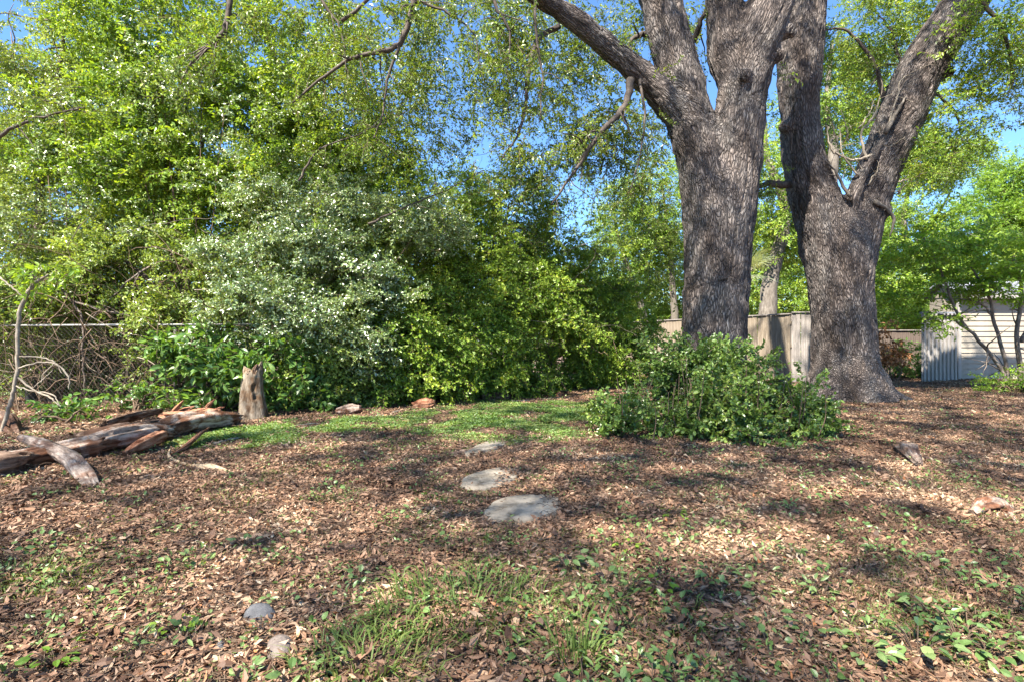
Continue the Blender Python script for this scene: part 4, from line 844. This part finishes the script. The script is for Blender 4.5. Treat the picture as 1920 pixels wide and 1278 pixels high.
# ================================================================== THINGS LYING ON THE GROUND
M['stone'] = rough_mat('stone', [(.34, (.10, .08, .055)), (.46, (.22, .185, .14)), (.6, (.31, .265, .205)), (.8, (.38, .335, .27))], 9, rough=.9, bump=.5, bscale=40, dist=.008)
M['dark_stone'] = rough_mat('dark_stone', [(.3, (.05, .05, .052)), (.55, (.12, .118, .12)), (.8, (.22, .21, .21))], 12, rough=.8, bump=.6, bscale=50)
M['brown_stone'] = rough_mat('brown_stone', [(.3, (.09, .07, .06)), (.6, (.17, .14, .12)), (.8, (.24, .20, .18))], 22, rough=.85, bump=.7, bscale=60)
def slab(name, label, cat, outline, thick, mt, group=None, z=None, dome=.01):
    """outline in photograph pixels on the ground"""
    ps = [G(a, b) for a, b in outline]; c = sum(ps, Vector()) / len(ps); n = len(ps) * 4
    cc = curve(ps + [ps[0]], 4)[:-1]; rng = random.Random(len(label)); mb = MB(); zt = gh(c.x, c.y) + thick
    vs = []; rings = [(1.0, -.05), (1.02, thick * .5), (.97, thick * .88), (.90, thick), (.6, thick + dome), (.25, thick + dome * 1.3)]
    for r, h in rings:
        for p in cc:
            d = p - c; k = 1 + .02 * noise.noise(p * 9); vs.append((c.x + d.x * r * k, c.y + d.y * r * k, gh(c.x, c.y) + h + .005 * noise.noise(Vector((p.x * 5, p.y * 5, r * 3)))))
    vs.append((c.x, c.y, zt + dome * 1.3)); m = len(cc)
    fs = [(i * m + j, i * m + (j + 1) % m, (i + 1) * m + (j + 1) % m, (i + 1) * m + j) for i in range(len(rings) - 1) for j in range(m)]
    fs += [((len(rings) - 1) * m + j, (len(rings) - 1) * m + (j + 1) % m, len(vs) - 1) for j in range(m)]
    mb.add(vs, fs); me = mb.mesh(name, c, smooth=True); o = link(name, me, None, (M[mt],)); o.location = c
    return tag(o, label, cat, group)
SG = 'stepping stones in the leaf litter'
slab('stepping_stone', 'large pale flat stepping stone with a straight end, biggest of the row', 'stepping stone', [(908, 965), (925, 947), (960, 936), (1010, 933), (1048, 938), (1047, 962), (1015, 975), (960, 982), (918, 980)], .036, 'stone', SG, dome=.003)
slab('stepping_stone', 'oval pale stepping stone just behind the biggest one', 'stepping stone', [(864, 915), (872, 899), (905, 888), (945, 881), (975, 886), (968, 902), (935, 916), (890, 923)], .036, 'stone', SG, dome=.003)
slab('stepping_stone', 'half-buried grey stepping stone at the edge of the green patch', 'stepping stone', [(868, 852), (885, 845), (893, 838), (925, 828), (952, 830), (938, 840), (905, 848), (892, 857), (872, 858)], .034, 'stone', SG, dome=.003)
slab('rock', 'bluish grey rock poking out of the brown leaves', 'rock', [(456, 1165), (462, 1153), (488, 1147), (512, 1150), (517, 1160), (500, 1168), (470, 1170)], .045, 'dark_stone', None, dome=.02)
slab('rock', 'round dark brown rock sunk among fallen leaves', 'rock', [(500, 1235), (503, 1212), (525, 1202), (546, 1206), (546, 1228), (528, 1242)], .03, 'brown_stone', None, dome=.015)
slab('rock', 'small grey rock half hidden next to the brown one', 'rock', [(402, 1222), (410, 1211), (424, 1212), (422, 1224), (410, 1230)], .025, 'dark_stone', None)
slab('rock', 'thin pinkish stone lying on the leaves', 'rock', [(320, 1094), (332, 1087), (352, 1090), (358, 1098), (340, 1103)], .02, 'stone', None)

def wood_mat(name, deep, mid, pale, stain, sten=.5, cr=26):
    m, t, N, L = mat(name)
    a = N('ShaderNodeAttribute'); a.attribute_name = 'bark'
    mp = N('ShaderNodeMapping'); mp.inputs['Scale'].default_value = (1, 1, .22); L(a.outputs['Vector'], mp.inputs[0])
    g = N('ShaderNodeTexNoise'); g.inputs['Scale'].default_value = cr; g.inputs['Detail'].default_value = 8; g.inputs['Roughness'].default_value = .7; L(mp.outputs[0], g.inputs['Vector'])
    r_ = ramp(t, [(.32, deep), (.46, mid), (.62, pale)]); L(g.outputs[0], r_.inputs[0])
    n = N('ShaderNodeTexNoise'); n.inputs['Scale'].default_value = 5; n.inputs['Detail'].default_value = 7; n.inputs['Roughness'].default_value = .65; L(a.outputs['Vector'], n.inputs['Vector'])
    rs = ramp(t, [(sten - .04, (0, 0, 0)), (sten + .06, (1, 1, 1))]); L(n.outputs[0], rs.inputs[0])
    mx = N('ShaderNodeMix'); mx.data_type = 'RGBA'; mx.blend_type = 'MULTIPLY'; L(rs.outputs[0], mx.inputs[0]); L(r_.outputs[0], mx.inputs[6]); mx.inputs[7].default_value = (*stain, 1)
    b = N('ShaderNodeBump'); b.inputs['Strength'].default_value = 1; b.inputs['Distance'].default_value = .02; L(g.outputs[0], b.inputs['Height'])
    p = N('ShaderNodeBsdfPrincipled'); L(mx.outputs[2], p.inputs['Base Color']); p.inputs['Roughness'].default_value = .85; p.inputs['Specular IOR Level'].default_value = .25; L(b.outputs[0], p.inputs['Normal'])
    o = N('ShaderNodeOutputMaterial'); L(p.outputs[0], o.inputs[0]); return m
M['dead_wood'] = wood_mat('dead_wood', (.05, .03, .022), (.26, .185, .14), (.50, .41, .335), (.46, .27, .18), .50)
M['red_wood'] = wood_mat('red_wood', (.05, .02, .012), (.22, .088, .045), (.42, .24, .15), (.45, .35, .3), .55)
M['rot_wood'] = wood_mat('rot_wood', (.03, .018, .012), (.13, .08, .055), (.27, .19, .14), (.4, .3, .25), .5)
M['grey_wood'] = wood_mat('grey_wood', (.04, .028, .022), (.15, .115, .095), (.30, .255, .22), (.6, .45, .38), .5)
M['stump'] = wood_mat('stump_bark', (.045, .03, .02), (.15, .115, .08), (.27, .225, .17), (.66, .50, .38), .52, 22)
M['stone_wood'] = M['dead_wood']
class Wood(MB):
    def obj(s, name, mats, parent=None, smooth=True, attr=False):
        o = MB.obj(s, name, mats, parent, True); a = o.data.attributes.new('bark', 'FLOAT_VECTOR', 'POINT'); a.data.foreach_set('vector', np.array(s.bk, np.float32).ravel()); return o
def wood(pts, rads, seed, n=18, ridge=.12, seg=8, open_top=False, flat=1):
    """a weathered piece of wood along a path: ridged along the grain, cracked, with jagged ends"""
    rng = random.Random(seed); n = 44; seg = max(seg, 12); c = curve(pts, seg); r = lerps(rads, seg); mb = Wood(); mb.bk = []; vs = []; k = len(c); u = None; sl_ = seed * 1.3
    for i, p in enumerate(c):
        t = (c[min(i + 1, k - 1)] - c[max(i - 1, 0)]).normalized()
        if i: sl_ += (p - c[i - 1]).length
        if u is None: u = t.orthogonal().normalized()
        u = (u - t * u.dot(t)).normalized(); v = t.cross(u); e = min(i, k - 1 - i)
        for j in range(n):
            q = 2 * math.pi * j / n; cq, sq = math.cos(q), math.sin(q); a = noise.noise(Vector((cq * 2.2, sq * 2.2, sl_ * 1.2)))
            b = noise.noise(Vector((cq * 6 + 7, sq * 6, sl_ * 1.6))); d = abs(noise.noise(Vector((cq * 3.4 + 3, sq * 3.4, sl_ * .9))))
            rr = r[i] * (1 + ridge * 2.2 * a + ridge * 1.1 * b - (.30 if d < .035 else 0)); jag = t * (r[i] * (.9 * noise.noise(Vector((cq * 4, sq * 4, seed * 3.1))) if e < 2 else 0))
            vs.append(p + u * cq * rr + v * sq * rr * flat + jag); mb.bk.append((cq * r[i], sq * r[i], sl_))
    fs = [(i * n + j, i * n + (j + 1) % n, (i + 1) * n + (j + 1) % n, (i + 1) * n + j) for i in range(k - 1) for j in range(n)]
    a = len(vs); vs.append(c[0] + (c[1] - c[0]) * .6); vs.append(c[-1] + (c[-2] - c[-1]) * .6); mb.bk += [(0, 0, 0), (0, 0, sl_)]
    fs += [(a, (j + 1) % n, j) for j in range(n)] + [(a + 1, (k - 1) * n + j, (k - 1) * n + (j + 1) % n) for j in range(n)]
    mb.add(vs, fs); return mb
def gp_(px, py, up=0):
    g = G(px, py); return g + Vector((0, 0, up))
def logs():
    t = empty('fallen_log', gp_(190, 860), 'long pale weathered log split into lengths beside the hedge', 'log')
    wood([gp_(-60, 893, .08), gp_(40, 880, .09), gp_(110, 868, .10), gp_(185, 856, .12)], [.09, .09, .10, .11], 1).obj('log_length', (M['dead_wood'],), t)
    wood([gp_(165, 858, .14), gp_(215, 848, .15), gp_(270, 836, .15), gp_(318, 828, .12)], [.08, .105, .105, .08], 2, ridge=.16).obj('log_length', (M['dead_wood'],), t)
    wood([gp_(285, 830, .14), gp_(345, 818, .17), gp_(400, 808, .15), gp_(445, 798, .10)], [.08, .13, .125, .07], 3, ridge=.22).obj('log_length', (M['dead_wood'],), t)
    wood([gp_(150, 852, .10), gp_(230, 838, .13), gp_(330, 818, .12)], [.10, .13, .10], 35, ridge=.2).obj('log_length', (M['rot_wood'],), t)
    wood([gp_(195, 826, .20), gp_(250, 812, .22), gp_(300, 802, .24)], [.05, .08, .05], 33, flat=.6).obj('bark_flap', (M['rot_wood'],), t)
    rng = random.Random(3)
    for k in range(16):     # shredded red-brown heartwood on top of the rotten length
        a = gp_(300 + (k % 8) * 15, 818 - (k % 8) * 3, .25 + rng.uniform(0, .05) - .010 * (k % 8)) + Vector((0, rng.uniform(-.12, .08), 0)); d = Vector((rng.uniform(.10, .26), rng.gauss(0, .09), rng.gauss(.02, .05)))
        wood([a, a + d * .5, a + d], [.02, rng.uniform(.02, .035), .006], 40 + k, 8, .3, 4, flat=.5).obj('splinter', (M['red_wood'],), t)
    o = wood([gp_(232, 858, .05), gp_(262, 852, .10), gp_(298, 840, .13), gp_(304, 836, .12)], [.03, .075, .09, .04], 4, ridge=.15, flat=.7).obj('bark_slab', (M['red_wood'],), None); tag(o, 'reddish curled bark slab leaning on the front of the log', 'bark')
    o = wood([gp_(320, 856, .03), gp_(345, 846, .06), gp_(372, 834, .12), gp_(390, 826, .14)], [.02, .05, .045, .02], 5, ridge=.15, flat=.5).obj('bark_slab', (M['red_wood'],), None); tag(o, 'dark red bark slab pointing to the rotten log end', 'bark')
    o = wood([gp_(38, 855, .20), gp_(85, 868, .17), gp_(130, 884, .12), gp_(158, 900, .05), gp_(172, 912, .0)], [.03, .055, .065, .07, .055], 6, ridge=.18, flat=.8).obj('driftwood', (M['grey_wood'],), None); tag(o, 'grey gnarled branch propped over the log end', 'branch')
    o = wood([gp_(-90, 905, .1), gp_(0, 896, .12), gp_(52, 880, .10)], [.11, .12, .07], 7, ridge=.2).obj('rotten_log', (M['rot_wood'],), None); tag(o, 'dark rotten log lying against the pale log end', 'log')
    o = wood([P(-30, 800, 6.9), P(8, 790, 6.8), P(26, 812, 6.6), P(44, 836, 6.2)], [.14, .12, .07, .02], 8, ridge=.2).obj('root_stump', (M['rot_wood'],), None); tag(o, 'dark gnarled root mass under the bare sapling', 'root')
    # stump
    t = empty('tree_stump', gp_(474, 787), 'broken upright stump with a jagged reddish top among broad leaves', 'stump')
    b = gp_(474, 787); wood([b + Vector((0, 0, -.1)), b + Vector((.0, 0, .1)), b + Vector((-.01, 0, .4)), b + Vector((.0, 0, .72))], [.24, .19, .15, .13], 9, 22, .07).obj('trunk', (M['stump'],), t, smooth=True)
    for k in range(8):
        a = 6.283 * k / 8; s = b + Vector((.10 * math.cos(a), .10 * math.sin(a), .66)); h = rng.uniform(.05, .15) * (1.3 if math.cos(a) > 0 else .6)
        wood([s, s + Vector((.01, 0, h * .6)), s + Vector((.03, 0, h))], [.045, .035, .012], 60 + k, 7, .3, 3, flat=.5).obj('splinter', (M['rot_wood' if k % 2 else 'stump'],), t)
    # curved palm stalk
    o = wood([gp_(318, 845, .04), gp_(316, 858, .03), gp_(332, 870, .03), gp_(360, 877, .03), (gp_(395, 879, .03)), gp_(435, 884, .015)], [.012, .018, .018, .020, .035, .006], 10, 8, .1, flat=.5).obj('palm_stalk', (M['tan'],), None, smooth=True)
    tag(o, 'curved tan palm stalk lying in front of the log', 'palm stalk')
    # palm stubs along the hedge foot
    for k, (px, py, r, l, mt, lab) in enumerate([(795, 768, .10, .34, 'red_wood', 'fat orange-red palm stub, largest under the hedge'), (930, 748, .08, .55, 'rot_wood', 'long dark brown log piece under the hedge'), (883, 748, .05, .25, 'red_wood', 'small split reddish wood piece next to the dark log piece'),
                                  (1016, 740, .06, .34, 'red_wood', 'tilted orange wood piece near the far hedge end'), (1047, 742, .05, .2, 'red_wood', 'short forked orange stub by the far hedge end'), (655, 778, .09, .34, 'stone_wood', 'whitish chunk of wood lying at the grass edge')]):
        g = gp_(px, py, r * .9); a = (.1, -.05, .5, .35, 1.2, .15)[k]; d = Vector((math.cos(a) * l / 2, .05, (.02, .0, .04, -.07, .06, .02)[k]))
        o = wood([g - d, g - d * .3, g + d * .3, g + d], [r * .6, r, r * 1.05, r * .55], 80 + k, 12, .16).obj('wood_piece', (M[mt],), None); tag(o, lab, 'wood', 'wood pieces along the hedge foot')
    # fallen sticks
    for k, (p, r, lab) in enumerate([([(520, 806), (570, 800), (640, 793)], .014, 'long thin grey stick on the grass near the stump'), ([(400, 835), (440, 826), (500, 822)], .016, 'pale stick beside the sunny grass patch'), ([(735, 776), (770, 766), (792, 758)], .02, 'dark stick leading to the orange palm stub'),
                          ([(960, 752), (1040, 745), (1135, 738)], .02, 'long straight grey stick along the hedge end'), ([(1560, 1205), (1630, 1190), (1655, 1175)], .004, 'thin pale twig curving over leaves near the weeds'), ([(1310, 1130), (1340, 1100), (1358, 1085)], .004, 'short dry stem standing out of the leaf litter'),
                          ([(800, 1112), (850, 1098), (920, 1106), (1010, 1104)], .004, 'thin crooked twig behind the large grass tuft'), ([(640, 1000), (680, 991), (700, 992)], .006, 'short pale stick on the sunny spot')]):
        mb = MB(); c = curve([gp_(a, b, .025) for a, b in p], 5); rg = random.Random(k); c = [q + Vector((0, rg.gauss(0, .008), rg.gauss(0, .004))) for q in c]; mb.tube(c, [r * (1 - .5 * i / len(c)) for i in range(len(c))], 6)
        tag(mb.obj('stick', (M['thin_bark' if k in (2,) else 'pale_twig'],), None, smooth=True), lab, 'stick', 'sticks on the ground')
    # weathered pieces on the slope
    o = wood([gp_(1690, 845, .06), gp_(1705, 856, .07), gp_(1722, 876, .05)], [.07, .09, .03], 90, ridge=.2).obj('root_chunk', (M['grey_wood'],), None); tag(o, 'grey rough root chunk past the bush on the slope', 'root')
    o = wood([gp_(1822, 975, .05), gp_(1850, 965, .07), gp_(1880, 962, .05), gp_(1900, 985, .02), gp_(1945, 1010, .02)], [.02, .055, .04, .02, .015], 91, ridge=.25).obj('root_chunk', (M['dead_wood'],), None); tag(o, 'bleached splintered root on the dry brown slope', 'root')
M['tan'] = rough_mat('tan_stalk', [(.3, (.30, .19, .10)), (.7, (.55, .42, .27))], 8, bump=.3)
logs()

# ---- sapling on the log and single weeds and tufts one can point at
def plant(name, label, cat, px, py, n, r, ll, lw, h, matl, seed, group=None, pts=None):
    rng = random.Random(seed); b = pts if pts is not None else gp_(px, py); t = empty(name, b, label, cat, group)
    for i in range(n):
        q = i * 2.4 + rng.uniform(-.4, .4); o = Vector((math.cos(q), math.sin(q), 0)); k = rng.uniform(.35, 1); hh = h * rng.uniform(.45, 1)
        p = b + o * r * k + Vector((0, 0, hh)); mb = MB(); mb.tube([b, b.lerp(p, .6) + Vector((0, 0, hh * .2)), p], .002, 4, 1, cap=False)
        leaf(mb, p, o + Vector((0, 0, rng.uniform(-.5, .25))), Vector((rng.gauss(0, .25), rng.gauss(0, .25), 1)), ll * rng.uniform(.75, 1.15), lw * rng.uniform(.85, 1.1), rng.random(), pts=6, fold=.12, curl=.12)
        mb.obj('leaf', (M[matl], M['brown_twig']), t, attr=True)
    return t
plant('sapling', 'little yellow-green sapling with drooping leaves on the log', 'sapling', 325, 800, 11, .13, .15, .055, .34, 'bright_leaf', 1, pts=gp_(325, 806, .20))
WG = 'broad-leaved weeds sprouting through the leaf litter'
for k, (px, py, s, lab) in enumerate([(1065, 1080, 1.1, 'leafy weed clump just below the biggest stepping stone'), (1175, 1040, .8, 'bright yellowish weed next to the leafy clump near the stones'), (1265, 975, .9, 'weed with upright bright leaves in the sunny patch before the bush'), (1240, 1120, .8, 'small bright green weed ringed by brown leaves'),
        (1335, 1100, 1.0, 'bluish-green weed beside the dry stem'), (1430, 1130, .8, 'low weed between the bluish weed and the brown slope'), (1530, 1210, 1.0, 'ragged weed next to the pale curving twig'), (1750, 1170, 1.1, 'pointed-leaf weed patch under the bleached root'),
        (1830, 1180, 1.0, 'weed with round leaves near the frame edge on the slope'), (1720, 1245, 1.3, 'largest dark weed at the bottom of the slope'), (1800, 1225, 1.2, 'weed with wide glossy leaves beside the largest weed'), (1620, 1250, 1.0, 'flat spreading weed before the largest weed'),
        (1880, 1120, .9, 'pale variegated weed on the dry stalks'), (1540, 1130, .8, 'small weed on the border of the dry stalks'), (105, 1240, .9, 'single two-lobed green weed alone in brown leaves'), (330, 1180, .8, 'small round green weed near the bluish rock'),
        (585, 935, .8, 'low green weed by itself in the middle litter'), (1370, 990, .7, 'small weed with pale leaves under the bush edge'), (1860, 1245, 1.0, 'weed with folded leaves at the lower slope corner'), (1480, 1040, .8, 'faint weed among tan leaves on the slope')]):
    plant('weed_plant', lab, 'weed', px, py, 15, .085 * s, .046 * s, .027 * s, .085 * s, 'bright_leaf' if k in (1, 2, 3, 14, 15) else 'weed_leaf', 500 + k, WG)
def grass_tuft(label, px, py, n, h, sp, seed):
    rng = random.Random(seed); b = gp_(px, py); mb = MB()
    for i in range(n):
        q = rng.uniform(0, 6.283); r = sp * math.sqrt(rng.random()); p = b + Vector((r * math.cos(q) * 1.3, r * math.sin(q), 0)); l = h * rng.uniform(.35, 1.3); o = Vector((math.cos(q + rng.gauss(0, .8)), math.sin(q + rng.gauss(0, .8)), 0)); s = Vector((-o.y, o.x, 0)) * rng.uniform(.0016, .0036); bb = rng.uniform(.2, 1.3)
        m1 = p + Vector((0, 0, l * .55)) + o * l * bb * .35; m2 = p + Vector((0, 0, l * (.9 - bb * .4))) + o * l * bb
        mb.add([p - s, p + s, m1 + s, m1 - s, m2], [(0, 1, 2, 3), (3, 2, 4)], 0, rng.random())
    me = mb.mesh('grass_tuft', b, attr=True); o = link('grass_tuft', me, None, (M['grass_leaf'],)); o.location = b; tag(o, label, 'grass tuft', 'grass tufts in the leaf litter')
for k, a in enumerate([('largest spreading grass tuft before the stepping stones', 870, 1150, 620, .13, .30), ('yellowish grass tuft at the bottom edge of the yard', 690, 1262, 340, .12, .20), ('single tall upright grass tuft with wide blades', 1080, 1265, 60, .22, .05), ('sprawling grass runner beside the bright weeds', 1290, 1180, 70, .10, .14),
        ('low grass tuft at the frame side in brown leaves', 40, 1085, 200, .09, .24), ('small tuft behind the largest grass tuft', 740, 1180, 110, .10, .12), ('sparse tuft near the oval stepping stone', 790, 985, 110, .08, .2), ('pale sunlit tuft below the oval stepping stone', 868, 1018, 120, .07, .13), ('thin tuft near the lonely middle weed', 450, 940, 70, .08, .14)]):
    grass_tuft(*a, 600 + k)
